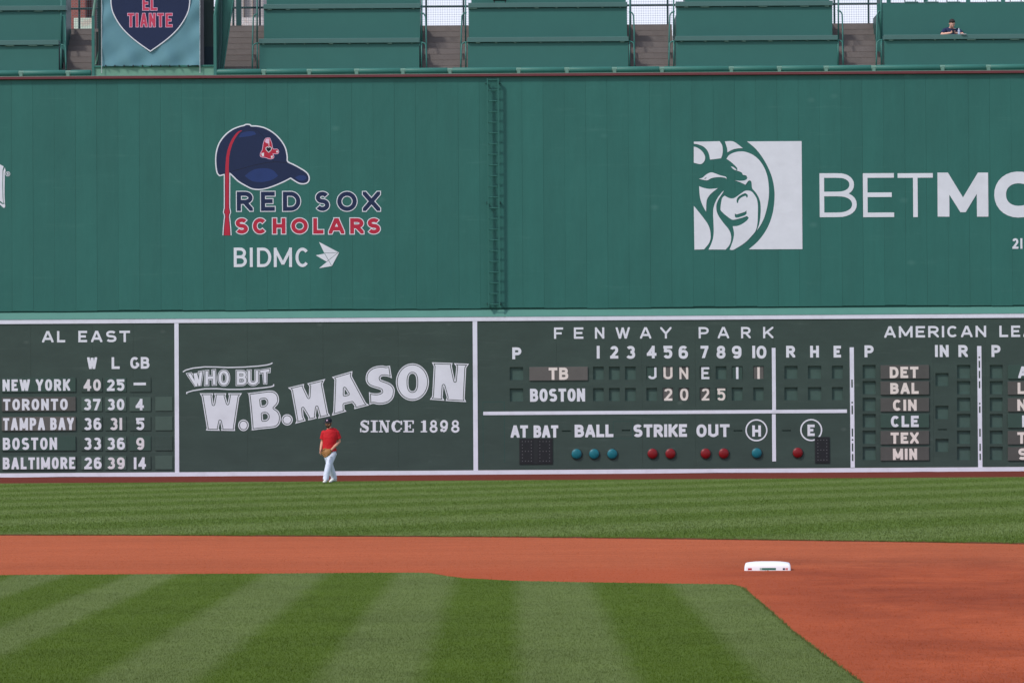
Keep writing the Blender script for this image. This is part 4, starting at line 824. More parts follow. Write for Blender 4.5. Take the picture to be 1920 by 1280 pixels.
stack([('emblem_heart', m_navy_dk, [T4(heart(535, 715, 140))]), ('emblem_trim', m_white, [T4(q) for q in quads(heart(535, 715, 158), 36, 0, True)] + [T4(q) for q in quads([(545, 250), (550, 590)], 30)] + [T4([(140, 920), (285, 895), (280, 1080), (170, 1085)]), T4([(655, 1075), (745, 1045), (745, 1160), (660, 1180)]), T4([(930, 800), (1025, 785), (1030, 885), (950, 890)])]),
       ('emblem_cuff', m_bpink, [T4([(340, 330), (360, 210), (420, 150), (560, 145), (590, 240), (540, 255), (540, 420), (430, 390)])]), ('emblem_sock', m_red, [T4(sox)]), ('emblem_trim', m_bpink, edge_band(T4(sox), .6 * 1.6 * PXM)),
       ('tassel', m_red, [T3(ribbon(cl))]), ('tassel_edge', m_navy_dk, [T3(ribbon(tail, 10))]),
       ('cap_seam', m_navy_dk, [T3(q) for q in quads([(285, 890), (480, 838), (700, 775), (900, 735), (1080, 718), (1262, 735)], 9)] + [T3(q) for q in quads([(590, 110), (760, 190), (880, 300), (985, 460), (1030, 720)], 5)]),
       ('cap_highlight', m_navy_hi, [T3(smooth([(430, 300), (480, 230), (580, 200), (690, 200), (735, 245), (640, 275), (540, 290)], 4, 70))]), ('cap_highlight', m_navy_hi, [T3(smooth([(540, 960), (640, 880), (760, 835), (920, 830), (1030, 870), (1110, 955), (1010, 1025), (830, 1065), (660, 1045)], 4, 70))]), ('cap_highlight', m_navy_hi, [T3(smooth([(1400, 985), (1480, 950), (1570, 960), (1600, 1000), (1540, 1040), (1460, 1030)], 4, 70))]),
       ('cap', m_navy, [T3(cap)]), ('outline', m_white, edge_band(T3(cap), 22 / s3 * PXM) + [T3(ribbon(tail, 26))])], YS, sg)
SQ = 2.3

bs = thing('betting_sign', (P(1600, 470, YS).x, YS, P(1600, 470, YS).z), 'white square lion head emblem with large white lettering on the green wall', 'sign')
L7 = lambda p: tr(p, 1280, 240, 5.12, YS); L56 = lambda p: tr(p, 1295, 360, 11.636, YS); L57 = lambda p: tr(p, 1380, 260, 6.095, YS)
wh = [[(107, 180), (140, 190), (185, 222), (212, 265), (215, 300), (200, 330), (170, 348), (107, 335)],
      [(107, 133), (355, 128), (378, 165), (385, 215), (380, 260), (368, 292), (262, 305), (255, 260), (235, 215), (200, 180), (150, 160), (107, 152)],
      [(405, 130), (475, 128), (520, 150), (578, 195), (530, 197), (480, 208), (430, 235), (425, 190)],
      [(420, 297), (445, 262), (490, 238), (550, 226), (610, 232), (680, 262), (740, 315), (785, 385), (812, 460), (825, 540), (828, 640), (815, 740), (790, 840), (755, 920), (712, 985), (735, 920), (748, 830), (748, 740), (735, 680), (705, 625), (668, 580), (662, 530), (655, 510), (640, 503), (625, 515), (603, 546), (560, 525), (500, 504), (560, 508), (605, 500), (622, 480), (612, 458), (590, 452), (578, 450), (568, 430), (550, 420), (524, 412), (523, 385), (490, 350), (455, 320)],
      [(462, 370), (485, 375), (510, 395), (520, 409), (490, 398)],
      [(618, 130), (1142, 127), (1150, 1163), (635, 1165), (720, 1090), (790, 1000), (840, 900), (870, 790), (882, 680), (880, 590), (862, 490), (825, 390), (770, 290), (700, 200)],
      [(155, 488), (190, 478), (230, 445), (275, 427), (320, 440), (360, 455), (400, 465), (415, 470), (424, 490), (405, 478), (360, 472), (310, 475), (270, 485), (240, 502), (205, 500)],
      [(158, 560), (200, 575), (250, 585), (300, 583), (338, 578), (290, 615), (255, 650), (230, 700), (225, 805), (195, 750), (172, 690), (162, 630)],
      [(107, 748), (150, 800), (205, 870), (245, 930), (265, 990), (268, 1060), (250, 1110), (205, 1165), (113, 1168)]]
strand = L56([(725, -28), (690, 0), (600, 110), (540, 220), (500, 340), (490, 470), (497, 650), (503, 850), (490, 1000), (450, 1130), (390, 1255), (765, 1255), (830, 1180), (870, 1100), (885, 1000), (870, 900), (820, 800), (720, 680), (620, 540), (570, 430), (560, 320), (575, 230), (620, 140), (700, 20)])
jaw = L56([(740, 82), (690, 130), (665, 230), (652, 385), (700, 450), (780, 520), (880, 592), (950, 605), (1100, 570), (1230, 525), (1268, 565), (1220, 630), (1120, 700), (1020, 740), (918, 748), (940, 850), (945, 930), (925, 1050), (890, 1150), (850, 1255), (945, 1255)]) + L57([(100, 1190), (180, 1110), (225, 1050), (245, 970), (250, 860), (250, 760), (238, 690), (210, 640), (170, 600), (110, 595), (60, 625)]) + L56([(950, 132), (850, 135)])
lips = [L56([(1010, 240), (1005, 170), (1050, 100), (1130, 50), (1190, 25), (1240, 60), (1245, 100), (1228, 130), (1200, 85), (1150, 100), (1080, 140), (1045, 190), (1035, 240)]), L56([(965, 470), (1000, 492), (1100, 462), (1190, 430), (1215, 395), (1222, 470), (1180, 510), (1080, 545), (1000, 562), (965, 540)]), L7([(203, 489), (232, 471), (222, 488)])]
stack([('cut', None, [smooth(p, 4) for p in lips]), ('emblem', m_white, [smooth(L7(p), 4) for p in wh] + [smooth(strand, 4), smooth(jaw, 4)])], YS, bs)
SQ = 2.15
c8 = lambda L_, y0=388, y1=764: [(c, 1500 + a / 4.571, 240 + y0 / 4.571, 1500 + b / 4.571, 240 + y1 / 4.571) for c, a, b in L_]
stack([('lettering', m_white, chars(c8([('B', 168, 486), ('E', 540, 806), ('T', 838, 1140)]), YS, 8.6))], YS, bs)
stack([('lettering', m_white, [tr([(x + dx, y) for x, y in ((1178, 383), (1268, 383), (1397, 595), (1525, 383), (1612, 383), (1615, 760), (1517, 760), (1515, 565), (1420, 722), (1375, 722), (1280, 572), (1281, 760), (1180, 760))], 1500, 240, 4.571, YS) for dx in (0, 970)] + chars(c8([('G', 1665, 2085)], 374, 768), YS, 22))], YS, bs)
stack([('lettering', m_white, chars(c8([('2', 1820, 1872), ('1', 1889, 1906)], 945, 1035), YS, 4))], YS, bs)
SQ = 2.3
ps = thing('cropped_sign', (P(0, 390, YS).x, YS, P(0, 390, YS).z), 'white lettering cut off by the left picture edge with a small registered mark', 'sign')
T0 = lambda p: tr(p, 0, 290, 10.67, YS)
stack([('lettering', m_white, [T0([(-400, 195), (0, 195), (72, 235), (52, 310), (48, 600), (52, 850), (66, 978), (0, 925), (-400, 925)]), T0([(95, 255), (112, 322), (95, 375), (90, 800), (98, 960), (80, 985), (68, 900), (62, 600), (66, 330)]), T0([(-400, 960), (0, 960), (40, 988), (78, 992), (98, 975), (105, 1025), (98, 1058), (70, 1066), (35, 1035), (0, 1000), (-400, 1000)])])], YS, ps)
stack([('emblem', m_white, [T0(q) for q in quads(disc((155, 387), 43, 28), 11, 0, True)] + [T0([(137 + x, 412 - z) for x, z in p]) for p in glyph('R', 38, 50, 11)])], YS, ps)
#@@OBJECTS
# ------------------------------------------------------------------ seating on top of the wall
zdk = z_c1 - .02
Y1, Y2, Y3 = 105.05, 106.3, 107.55    # faces of the three rows of counters
def section(xl, xr, label, ylo=None, full=True, top=True):
    """xl/xr: left and right end in photo pixels for lower, middle and upper row"""
    xm = (xl[0] + xr[0]) / 2; roll = (xm - 960) * -.00625
    yc = [75 + roll, 10.5 + roll, -52 + roll]
    a, b = P(xl[0], 75, Y1).x, P(xr[0], 75, Y1).x
    t = thing('seating_section', ((a + b) / 2, Y1 + .5, zdk), label, 'seating', 'green counter seating blocks on top of the wall')
    zfl = zdk
    for i, Y in enumerate((Y1, Y2, Y3)):
        a, b = P(xl[i], 75, Y).x, P(xr[i], 75, Y).x; zt = P(xm, yc[i], Y).z
        if i == 1 and not full:
            zt = P(xm, 11.5 + roll, Y).z
            MB().bbox(a, b, Y, Y + .05, zfl - .2, zt, .006).build('front_panel', m_seat, t)
        elif i < 2 or top:
            MB().bbox(a, b, Y, Y + .05, zfl - (.2 if i else 0), zt - .085, .006).build('front_panel', m_seat, t)
            MB().bbox(a - .01, b + .01, Y - .07, Y + .32, zt - .07, zt + .07, .012).build('counter', m_counter, t)
            n = int((b - a) / .55)
            for k in range(n): xx = a + .2 + (b - a - .4) * k / max(1, n - 1) + random.uniform(-.1, .1); ln = random.choice((.03, .05, .12, .25)); MB().box(xx - ln / 2, xx + ln / 2, Y - .05, Y - .001, zt - .098, zt - .0705).build('bracket_or_glint', m_clamp, t)  # pale dashes stand in for sky light glinting through the gap, not brackets
        # side wall and floor of this row
        zf2 = zt - 1.03
        for xx in (a, b - .05): MB().box(xx, xx + .05, Y + .051, Y + 1.2, zdk, zt - .09 if i == 0 else zt - .3).build('side_panel', m_dkgreen, t)
        MB().box(a + .06, b - .06, Y + .06, Y + 1.23, zf2 - .08, zf2).build('floor', m_conc, t)
        zfl = zf2
    return t
section((-415, -415, -415), (110, 124, 124), 'green counter seating block at the left picture edge, left of the heart banner')
section((486, 495, 500), (786, 788, 788), 'green counter seating block above the navy cap sign')
section((877, 879, 884), (1178, 1176, 1174), 'green counter seating block directly above the wall ladder')
section((1267, 1268, 1285), (1570, 1561, 1556), 'green counter seating block above the lion head emblem')
section((1658, 1645, 1652), (2335, 2335, 2335), 'green counter seating block where the man in navy sits', full=False, top=False)

def stairs(x0, x1, ytop, label, dark=False):
    xm = (x0 + x1) / 2; roll = (xm - 960) * -.00625
    a, b = P(x0, 80, Y1).x, P(x1, 80, Y1).x; n = 9; zt = P(xm, ytop, Y1 + n * .30).z; rise = (zt - zdk) / n
    mb = MB()
    for k in range(n): mb.box(a, b, Y1 + .15 + k * .30, Y1 + .15 + n * .30 + .6, zdk + k * rise + (.0005 if k else 0), zdk + (k + 1) * rise)
    o = mb.build('concrete_stairs', m_conc); tag(o, label, 'stairs', 'concrete stairs between the seating blocks')
    ns = MB()
    for k in range(n): ns.box(a + .02, b - .02, Y1 + .145 + k * .30, Y1 + .20 + k * .30, zdk + (k + 1) * rise, zdk + (k + 1) * rise + .006)
    ns.build('nosing', m_conc2, o)
    return o
m_conc2 = M('stair_nosing', (128, 114, 106), .8, .12, 8)
stairs(112, 173, 56, 'brown grey concrete stairs left of the heart banner')
stairs(416, 487, 50, 'shaded grey concrete stairs just right of the heart banner')
stairs(787, 877, 49.5, 'grey concrete stairs just left of the ladder top')
stairs(1178, 1267, 47.5, 'grey concrete stairs left of the block above the lion emblem')
stairs(1570, 1657, 45.5, 'grey concrete stairs beside the block where the man sits')

def tube_path(pts, r=.022): return MB().loft([P(px, py, Y) for px, py, Y in pts], r, 8)
def handrail(paths, label):
    p0 = P(*paths[0][-1]); o = thing('handrail', (p0.x, p0.y, zdk), label, 'handrail', 'green tube handrails beside the stairs')
    for q in paths: tube_path(q).build('tube', m_tube, o, True)
def rails(xr, d, roll, label):     # xr: end of the block; d: +1 the stair lies right of it, -1 left
    handrail([[(xr + d * 1, 79 + roll, Y1), (xr + d * 8, 80.5 + roll, Y1), (xr + d * 11.5, 84 + roll, Y1 - .02), (xr + d * 12.5, 108 + roll, Y1 - .1), (xr + d * 13, 127 + roll, Y1 - .15)], [(xr + d * 3.5, 78 + roll, Y1), (xr + d * 3.5, 127 + roll, Y1 - .02)]], 'low ' + label)
    handrail([[(xr + d * 2, 24 + roll, Y2), (xr + d * 8, 26 + roll, Y2), (xr + d * 11, 31 + roll, Y2), (xr + d * 12, 60 + roll, Y2 - .15), (xr + d * 13, 112 + roll, Y2 - .3)], [(xr + d * 4, -20 + roll, Y2), (xr + d * 4, 78 + roll, Y2 - .02)]], 'tall ' + label)
rails(111, 1, 4.5, 'green tube handrail on the left of the stairs left of the banner')
rails(486, -1, 2, 'green tube handrail on the right of the stairs right of the banner')
rails(787, 1, 0.5, 'green tube handrail on the left of the stairs left of the ladder')
rails(877, -1, 0, 'green tube handrail on the right of the stairs left of the ladder')
rails(1177, 1, -1.5, 'green tube handrail on the left of the stairs above the ladder and lion gap')
rails(1267, -1, -2, 'green tube handrail at the left end of the block above the lion emblem')
rails(1568, 1, -4, 'green tube handrail at the right end of the block above the lion emblem')
rails(1656, -1, -4, 'green tube handrail at the left end of the block where the man sits')

# mesh fence along the back
YF = 109.4
fen = thing('mesh_fence', (0, YF, zdk), 'tall green wire mesh safety fence along the back of the wall top seating', 'fence')
zf0, zf1 = P(960, 52, YF).z, P(960, -60, YF).z
fx0, fx1 = P(120, 20, YF).x, P(2330, 20, YF).x
mb = MB(); n = int((fx1 - fx0) / .07)
for k in range(n): xx = fx0 + .07 * k; mb.box(xx - .0028, xx + .0028, YF, YF + .004, zf0 - .3, zf1)
n = int((zf1 - zf0 + .3) / .07)
for k in range(n): zz = zf0 - .3 + .07 * k; mb.box(fx0, fx1, YF + .0045, YF + .0085, zz - .0028, zz + .0028)
mb.build('wire_mesh', m_wire, fen)
for dz in (P(960, 11.5, YF).z, zf1): MB().loft([(fx0, YF + .04, dz), (fx1, YF + .04, dz)], .028, 8).build('rail', m_dkgreen, fen)
for px in (148, 183, 437, 487, 799, 869, 1182, 1252, 1330, 1450, 1565, 1629): xx = P(px, 20, YF).x; MB().loft([(xx, YF + .09, zdk), (xx, YF + .09, zf1)], .03, 8).build('post', m_dkgreen, fen)
for px in (1672, 1742, 1822, 1888, 1950): xx = P(px, 5, YF - 1).x; MB().bbox(xx - .06, xx + .06, YF - .18, YF - .06, zdk, zf1, .01).build('wide_post', m_tube, fen)

# padded rail along the front edge
def padrail(x0, x1, clamps, y, label):
    a, b = P(x0, y, Y0 + .2).x, P(x1, y, Y0 + .2).x; zc = P(960, 132.3, Y0 + .2).z
    o = thing('padded_rail', ((a + b) / 2, Y0 + .2, zdk), label, 'railing', 'green padded rails on the front edge of the wall')
    cx = [P(c, y, Y0 + .2).x for c in clamps]; ends = [a] + cx + [b]
    for i in range(len(ends) - 1):
        p0, p1 = ends[i] + (.07 if i else 0), ends[i + 1] - (.07 if i < len(ends) - 2 else 0)
        MB().loft([(p0, Y0 + .2, zc), (p0 + .02, Y0 + .2, zc), (p1 - .02, Y0 + .2, zc), (p1, Y0 + .2, zc)], [.075, .09, .09, .075], 16).build('pad', m_pad, o, True)
    for c in cx:
        MB().loft([(c - .075, Y0 + .2, zc), (c + .075, Y0 + .2, zc)], .078, 12).box(c - .045, c + .045, Y0 + .11, Y0 + .29, z_c1 + .004, zc + .03).build('clamp', m_clamp, o)
padrail(-410, 171, (-310, -222, -134, -46, 40, 128), 139, 'short green padded rail along the wall top left of the heart banner')
padrail(406, 2330, (495, 580, 668.7, 755.7, 843.8, 972.5, 1063, 1152, 1241, 1371, 1461, 1548.7, 1638, 1767, 1853, 1940, 2028, 2116, 2204), 132, 'long green padded rail along the wall top right of the heart banner')

# ------------------------------------------------------------------ heart banner and its stand
YB = 104.1
st_ = thing('banner_stand', (P(290, 140, YB).x, YB + .3, zdk), 'green steel stand with pale weathered base beam carrying the heart banner', 'stand')
def pbox(x0, y0, x1, y1, Ya, Yb, name, m, parent, b=.008):
    r = rect(x0, y0, x1, y1, Ya); MB().bbox(r[0], r[2], Ya, Yb, r[1], r[3], b).build(name, m, parent)
pbox(174, 126, 404, 144, YB + .06, YB + .5, 'base_beam', m_pgreen, st_)
pbox(174, 122.5, 404, 126.3, YB + .03, YB + .55, 'beam_cap', m_pad, st_)
pbox(171.8, 30, 177.3, 145, YB + .02, YB + .1, 'post', m_tube, st_)
pbox(184, -60, 189.5, 122, YB + .15, YB + .25, 'post', m_dkgreen, st_)
pbox(374.2, -60, 381.5, 122, YB + .15, YB + .3, 'post', M('grey_post', (104, 100, 106), .6), st_)
pbox(400.3, 29, 406, 145, YB + .02, YB + .1, 'post', m_tube, st_)
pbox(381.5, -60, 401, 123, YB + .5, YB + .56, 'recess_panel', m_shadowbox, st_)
pbox(381.5, 88, 400.3, 122.4, YB + .42, YB + .49, 'lower_panel', M('blue_black', (26, 42, 52), .8), st_)
MB().loft([P(174.6, 31, YB + .06), P(183, -30, YB + .06)], .042, 8).build('brace', m_clamp, st_)
MB().loft([P(403, 31, YB + .06), P(411, -30, YB + .06)], .045, 8).build('brace', m_tube, st_)
MB().loft([P(180, 121, YB + .2), P(189, 84, YB + .2)], .03, 8).build('brace', m_pgreen, st_)
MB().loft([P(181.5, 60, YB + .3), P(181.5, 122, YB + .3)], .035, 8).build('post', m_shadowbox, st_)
# stair side wall right of the banner
sw = thing('stair_side_wall', (P(412, 128, YB + .6).x, YB + .6, zdk), 'sloping green steel side panel with a pale edge rail right of the banner', 'panel')
q = [P(405.5, 136, YB + .7), P(417.0, 136, YB + .7), P(436, 2, YB + .7), P(440, -40, YB + .7), P(405.5, -40, YB + .7)]
stack([('panel', m_seat, [[(p.x, p.z) for p in q]])], YB + .7, sw, .05)
MB().loft([P(418.6, 130, YB + .66), P(437.4, 0, YB + .66), P(443, -40, YB + .66)], .022, 8).build('edge_rail', m_tube, sw)
MB().loft([P(410, 130, YB + .62), P(414, 80, YB + .62), P(415, -40, YB + .62)], .05, 8).build('pipe', m_dkgreen, sw)
lp = MB().bbox(P(442.5, 20, 108.9).x, P(452, 20, 108.9).x, 108.9, 109.06, zdk, P(447, -60, 108.9).z, .01).build('steel_post', m_dkgreen); tag(lp, 'dark green steel post standing at the top of the stairs right of the banner', 'post')

ban = thing('heart_banner', (P(282, 124, YB).x, YB, P(282, 124, YB).z), 'blue green cloth banner with navy heart and red words EL TIANTE', 'banner')
r = rect(191, -62, 374.3, 124, YB); nx, ny = 90, 92; vs = []; fs = []
def wrinkle(u, v):     # metres towards the camera, stronger near hem and edges
    e = min(1, max(0, (.28 - v) / .28)); e2 = max(0, 1 - min(u, 1 - u) / .22)
    k = max(e, e2 * .7)
    return 1.7 * k * (.016 * math.sin(17 * u - 9 * v + 2 * math.sin(5 * v)) + .012 * math.sin(31 * u + 14 * v + 1.3) + .010 * math.sin(23 * v - 15 * u)) 
for j in range(ny + 1):
    for i in range(nx + 1):
        u, v = i / nx, j / ny; sag = .012 * math.sin(u * math.pi * 10) * max(0, 1 - v * 14)
        vs.append((r[0] + (r[2] - r[0]) * u, YB + wrinkle(u, v), r[1] + (r[3] - r[1]) * v + abs(sag)))
for j in range(ny):
    for i in range(nx): k = j * (nx + 1) + i; fs.append((k, k + 1, k + nx + 2, k + nx + 1))
nv = len(vs); vs += [(x, y + .004, z) for x, y, z in vs]; fs += [tuple(nv + a for a in f[::-1]) for f in fs]
link('cloth', vs, fs, m_cloth, ban, True)
T9 = lambda p: tr(p, 180, 0, 8, YB - .02)
hp = [(815, 772), (660, 664), (520, 553), (400, 433), (310, 305), (250, 180), (226, 60), (228, -60), (265, -180), (350, -270), (480, -310), (620, -290), (730, -220), (815, -130), (900, -220), (1010, -290), (1150, -310), (1280, -270), (1365, -180), (1402, -60), (1404, 60), (1380, 180), (1320, 305), (1230, 433), (1110, 553), (970, 664)]
hp = smooth(hp, 5, 50); SQ = 2.4
b9 = [('E', -52, 158, 700, 795), ('L', -52, 158, 820, 916)] + [(c, 204, 408, a, b) for c, a, b in (('T', 476, 570), ('I', 595, 637), ('A', 666, 770), ('N', 797, 892), ('T', 920, 1015), ('E', 1046, 1144))]
it9 = [(c, 180 + a / 8, y0 / 8, 180 + b / 8, y1 / 8) for c, y0, y1, a, b in b9]
a_, _, c_ = outlined(it9, YB - .02, 4.3, 0, .75)
stack([('lettering', m_bred, a_), ('letter_outline', m_bpink, c_), ('heart_outline', m_white, edge_band(T9(hp), 8 / 8 * PXM)), ('heart', m_navy, [T9(hp)])], YB - .026, ban, .006)
SQ = 2.3
for px in (190.6, 374.8):
    mb = MB(); y = -60
    while y < 137: p0, p1 = P(px - .5, y, YB - .02), P(px + .5, y + 1.3, YB - .02); mb.loft([p0, p1], .012, 6); y += 2.2
    mb.build('lacing', m_rope, ban)
mb = MB()
for k in range(11): p = P(198 + k * 17.2, 123.4, YB - .03); mb.box(p.x - .012, p.x + .012, YB - .035, YB + .04, p.z - .03, p.z + .02)
mb.build('hem_tie', m_dark, ban)

# ------------------------------------------------------------------ buildings seen through the gaps
YK = 150
m_brick = bpy.data.materials.new('red_brick'); m_brick.use_nodes = True; t_ = m_brick.node_tree; bk = t_.nodes.new('ShaderNodeTexBrick'); bk.inputs['Color1'].default_value = rgb((150, 70, 58)); bk.inputs['Color2'].default_value = rgb((128, 58, 50)); bk.inputs['Mortar'].default_value = rgb((150, 130, 120)); bk.inputs['Scale'].default_value = 4
gg = t_.nodes.new('ShaderNodeNewGeometry'); mpp = t_.nodes.new('ShaderNodeMapping'); mpp.inputs['Rotation'].default_value = (R_(90), 0, 0); t_.links.new(gg.outputs['Position'], mpp.inputs[0]); t_.links.new(mpp.outputs[0], bk.inputs[0]); t_.links.new(bk.outputs[0], t_.nodes['Principled BSDF'].inputs['Base Color'])
bb = thing('brick_building', (P(160, 60, YK).x, YK + 2, 0), 'red brick building glimpsed behind the stairs left of the banner', 'building')
pbox(100, -60, 161, 900, YK, YK + 6, 'wall', m_brick, bb, .02)
pbox(161, -60, 173.5, 900, YK + .6, YK + 6, 'wall', M('dark_brick', (84, 56, 54), .8, .15, 2), bb, .02)
hb = thing('painted_hoarding', (P(162, 60, 128).x, 128, 0), 'pale green and white hoarding with red splashes behind the stairs left of the banner', 'hoarding')
m_mot = M('mottled_paint', (196, 214, 196), .7, .1, 3, dirt=.95, dirtc=(190, 70, 60), dscale=2.2); pbox(140, 34, 178, 900, 128, 128.2, 'panel', m_mot, hb, .02)
gb = thing('grey_building', (P(470, 60, YK).x, YK + 2, 0), 'pale grey concrete building glimpsed behind the stairs right of the banner', 'building')
pbox(434, -60, 496, 900, YK, YK + 6, 'wall', M('pale_concrete', (176, 172, 172), .8, .1, 1.2, (0), 3), gb, .02)
for x0 in (456, 473): pbox(x0, -60, x0 + 1.5, 32, YK - .2, YK - .001, 'pilaster', M('tan_pilaster', (150, 136, 122), .8), gb, .02)
rb = thing('rubble_wall', (P(462, 60, 128).x, 128, 0), 'low white wall mottled with orange stone behind the stairs right of the banner', 'wall')
pbox(430, 33.5, 496, 900, 128, 128.3, 'panel', M('mottled_stone', (214, 208, 206), .8, .15, 6, dirt=1, dirtc=(186, 128, 92), dscale=5), rb, .02)
for k, pts in enumerate(([(448, -8), (462, 2), (472, 1), (476, -8)], [(477, -5), (480, 8), (484, 14), (490, 18)], [(480, 32), (484, 26), (492, 23), (500, 25)])):
    pass

# ------------------------------------------------------------------ second base
bx0, bx1 = G(1398.3, 1069).x, G(1485.6, 1069).x; by = G(1442, 1069.2).y; hb_ = (bx1 - bx0) / 2; bcx = (bx0 + bx1) / 2; bcy = by + hb_
base = thing('second_base', (bcx, bcy, 0), 'white square rubber base lying on the reddish infield dirt', 'base'); base.rotation_euler.z = -math.atan2(bcx, bcy)
def rsq(h, r, z, n=6):
    o = []
    for cx, cy, a0 in ((h - r, h - r, 0), (-h + r, h - r, 90), (-h + r, -h + r, 180), (h - r, -h + r, 270)):
        for k in range(n + 1): a = R_(a0 + 90 * k / n); o.append((bcx + cx + r * math.cos(a), bcy + cy + r * math.sin(a), z))
    return o
rings = [(1.01, -.02), (1, .034), (.99, .042), (.97, .056), (.935, .064), (.8, .071), (.55, .079), (.3, .083), (.02, .084)]
vs = []; fs = []
for s_, z in rings: vs += rsq(hb_ * s_, .014 * s_, z)
n = 28
for i in range(len(rings) - 1):
    for k in range(n): fs.append((i * n + k, i * n + (k + 1) % n, (i + 1) * n + (k + 1) % n, (i + 1) * n + k))
fs.append(tuple((len(rings) - 1) * n + k for k in range(n)))
link('body', vs, fs, m_base, base, True)
def decal(u0, u1, z0, z1, m, name='decal'):
    xa = bx0 + (bx1 - bx0) * u0; xb = bx0 + (bx1 - bx0) * u1; MB().box(xa, xb, by - .0015, by + .004, z0, z1).build(name, m, base)
decal(.075, .16, .006, .026, m_red); decal(.33, .38, .005, .028, M('sage_decal', (150, 176, 168), .6)); decal(.38, .68, .005, .028, M('green_decal', (60, 110, 96), .6, .3, 60)); decal(.83, .875, .006, .026, m_navy); decal(.885, .94, .006, .026, M('pinkred_decal', (205, 120, 120), .6, .3, 80))

# ------------------------------------------------------------------ people
m_skin = M('skin', (200, 146, 122), .5, .06, 8); m_skin2 = M('pale_skin', (205, 158, 138), .5, .05, 8)
m_hair = M('dark_hair', (36, 28, 26), .7, .2, 30); m_beard = M('beard', (52, 36, 30), .8, .2, 40)
m_shirt = M('red_jersey', (184, 14, 28), .75, .08, 6, .03, 7); m_pants = M('white_trousers', (206, 212, 232), .75, .04, 6, .03, 7)
m_shoe = M('white_shoe', (222, 222, 216), .5, .04); m_sole = M('dark_sole', (70, 70, 72), .7); m_capn = M('cap_navy', (20, 22, 36), .7, .1, 20)
m_glove = M('tan_leather', (150, 104, 56), .55, .18, 20, .004, 40); m_lace = M('dark_leather', (92, 58, 32), .6, .1)
m_polo = M('navy_shirt', (24, 37, 70), .75, .1, 6, .006, 12); m_phone = M('black_phone', (22, 22, 26), .3)

def head(mb, c, s=1.0, turn=0.0, tilt=0.0):
    """skull, jaw, nose and ears round c (centre of skull); turn about z, tilt forward"""
    Rm = Matrix.Rotation(turn, 3, 'Z') @ Matrix.Rotation(tilt, 3, 'X'); c = Vector(c)
    def e(o, r):
        bm = bmesh.new(); bmesh.ops.create_uvsphere(bm, u_segments=16, v_segments=12, radius=1)
        for v in bm.verts: v.co = c + Rm @ (Vector(o) * s + Vector((v.co.x * r[0], v.co.y * r[1], v.co.z * r[2])) * s)
        mb.bm(bm)
    e((0, .01, .02), (.076, .094, .095)); e((0, -.022, -.055), (.058, .066, .062)); e((0, -.045, -.092), (.034, .036, .026))
    e((0, -.098, -.022), (.013, .022, .016)); e((0, -.088, .004), (.009, .014, .03)); e((0, -.078, .026), (.05, .014, .012))
    e((0, -.084, -.062), (.024, .012, .010)); e((-.078, .012, -.012), (.010, .02, .032)); e((.078, .012, -.012), (.010, .02, .032))
    e((-.042, -.066, -.03), (.022, .018, .022)); e((.042, -.066, -.03), (.022, .018, .022))
    return Rm
def eyes(c, Rm, parent, s=1.0):
    for sx in (-1, 1):
        mb = MB(); mb.ball(Vector(c) + Rm @ Vector((sx * .031, -.079, .008)) * s, (.011, .008, .007), 10, 8); mb.build('eye', m_white, parent, True)
        mb = MB(); mb.ball(Vector(c) + Rm @ Vector((sx * .031, -.0865, .008)) * s, (.0055, .003, .0055), 8, 6); mb.build('iris', m_hair, parent, True)
def hand(mb, wrist, d, palm_n, thumb_side, curl=.5, s=1.0):
    """palm and five fingers; d: direction of the hand, palm_n: palm normal"""
    w_ = Vector(wrist); d = Vector(d).normalized(); n = Vector(palm_n); n = (n - d * n.dot(d)).normalized(); sd_ = d.cross(n) * thumb_side
    mb.loft([w_ - d * .01, w_ + d * .03 * s, w_ + d * .075 * s, w_ + d * .092 * s], [(.026 * s, .019 * s), (.036 * s, .017 * s), (.041 * s, .015 * s), (.038 * s, .012 * s)], 10, side=sd_)
    for k, ln in enumerate((.070, .078, .073, .057)):
        b = w_ + d * .086 * s + sd_ * (.030 - .02 * k) * s; pts = [b]; a = 0
        for j, f in enumerate((.45, .32, .23)):
            a += curl * (.55 + .25 * j + .08 * k); dd = d * math.cos(a) + n * math.sin(a); pts.append(pts[-1] + dd * ln * f * s)
        mb.loft(pts, [.0095 * s, .009 * s, .0085 * s, .0065 * s], 8)
    b = w_ + d * .03 * s + sd_ * .030 * s; t1 = (d * .6 + sd_ * .75 + n * .25).normalized(); t2 = (d * .85 + sd_ * .25 + n * .45).normalized()
    mb.loft([b, b + t1 * .034 * s, b + t1 * .034 * s + t2 * .028 * s, b + t1 * .034 * s + t2 * .048 * s], [.0125 * s, .011 * s, .0098 * s, .007 * s], 8)

# --- player walking on the track edge
YP = 96.8; pz = zg(YP) + .025; sc = YP / FPX
p0 = P(616, 850, YP); ox = p0.x
def q_(px, py, dy=0.0): p = P(px, py, YP); return Vector((p.x, YP + dy, p.z))
mb = MB()
hc = q_(615.6, 792.0, -.02); Rm = head(mb, hc, 1.05, R_(-14), R_(8))
neck = q_(617.3, 803.5, .01)
mb.loft([q_(616.4, 798, .0), neck, q_(618.5, 808, .01)], [.058, .062, .075], 12)
mb.loft([q_(618.4, 806, .01), q_(618.8, 810.5, 0), q_(618.5, 822, 0), q_(617.8, 836, .0), q_(618, 846, 0), q_(618, 853, 0)], [(.08, .065), (.175, .095), (.18, .115), (.155, .105), (.165, .11), (.13, .10)], 16)
shL, shR = q_(607.6, 810.5, 0), q_(630.6, 810, .02)
elL, elR = q_(604.0, 828, .05), q_(636.2, 827.5, .06)
wrL, wrR = q_(601.3, 843.5, -.06), q_(622.5, 842.5, -.22)
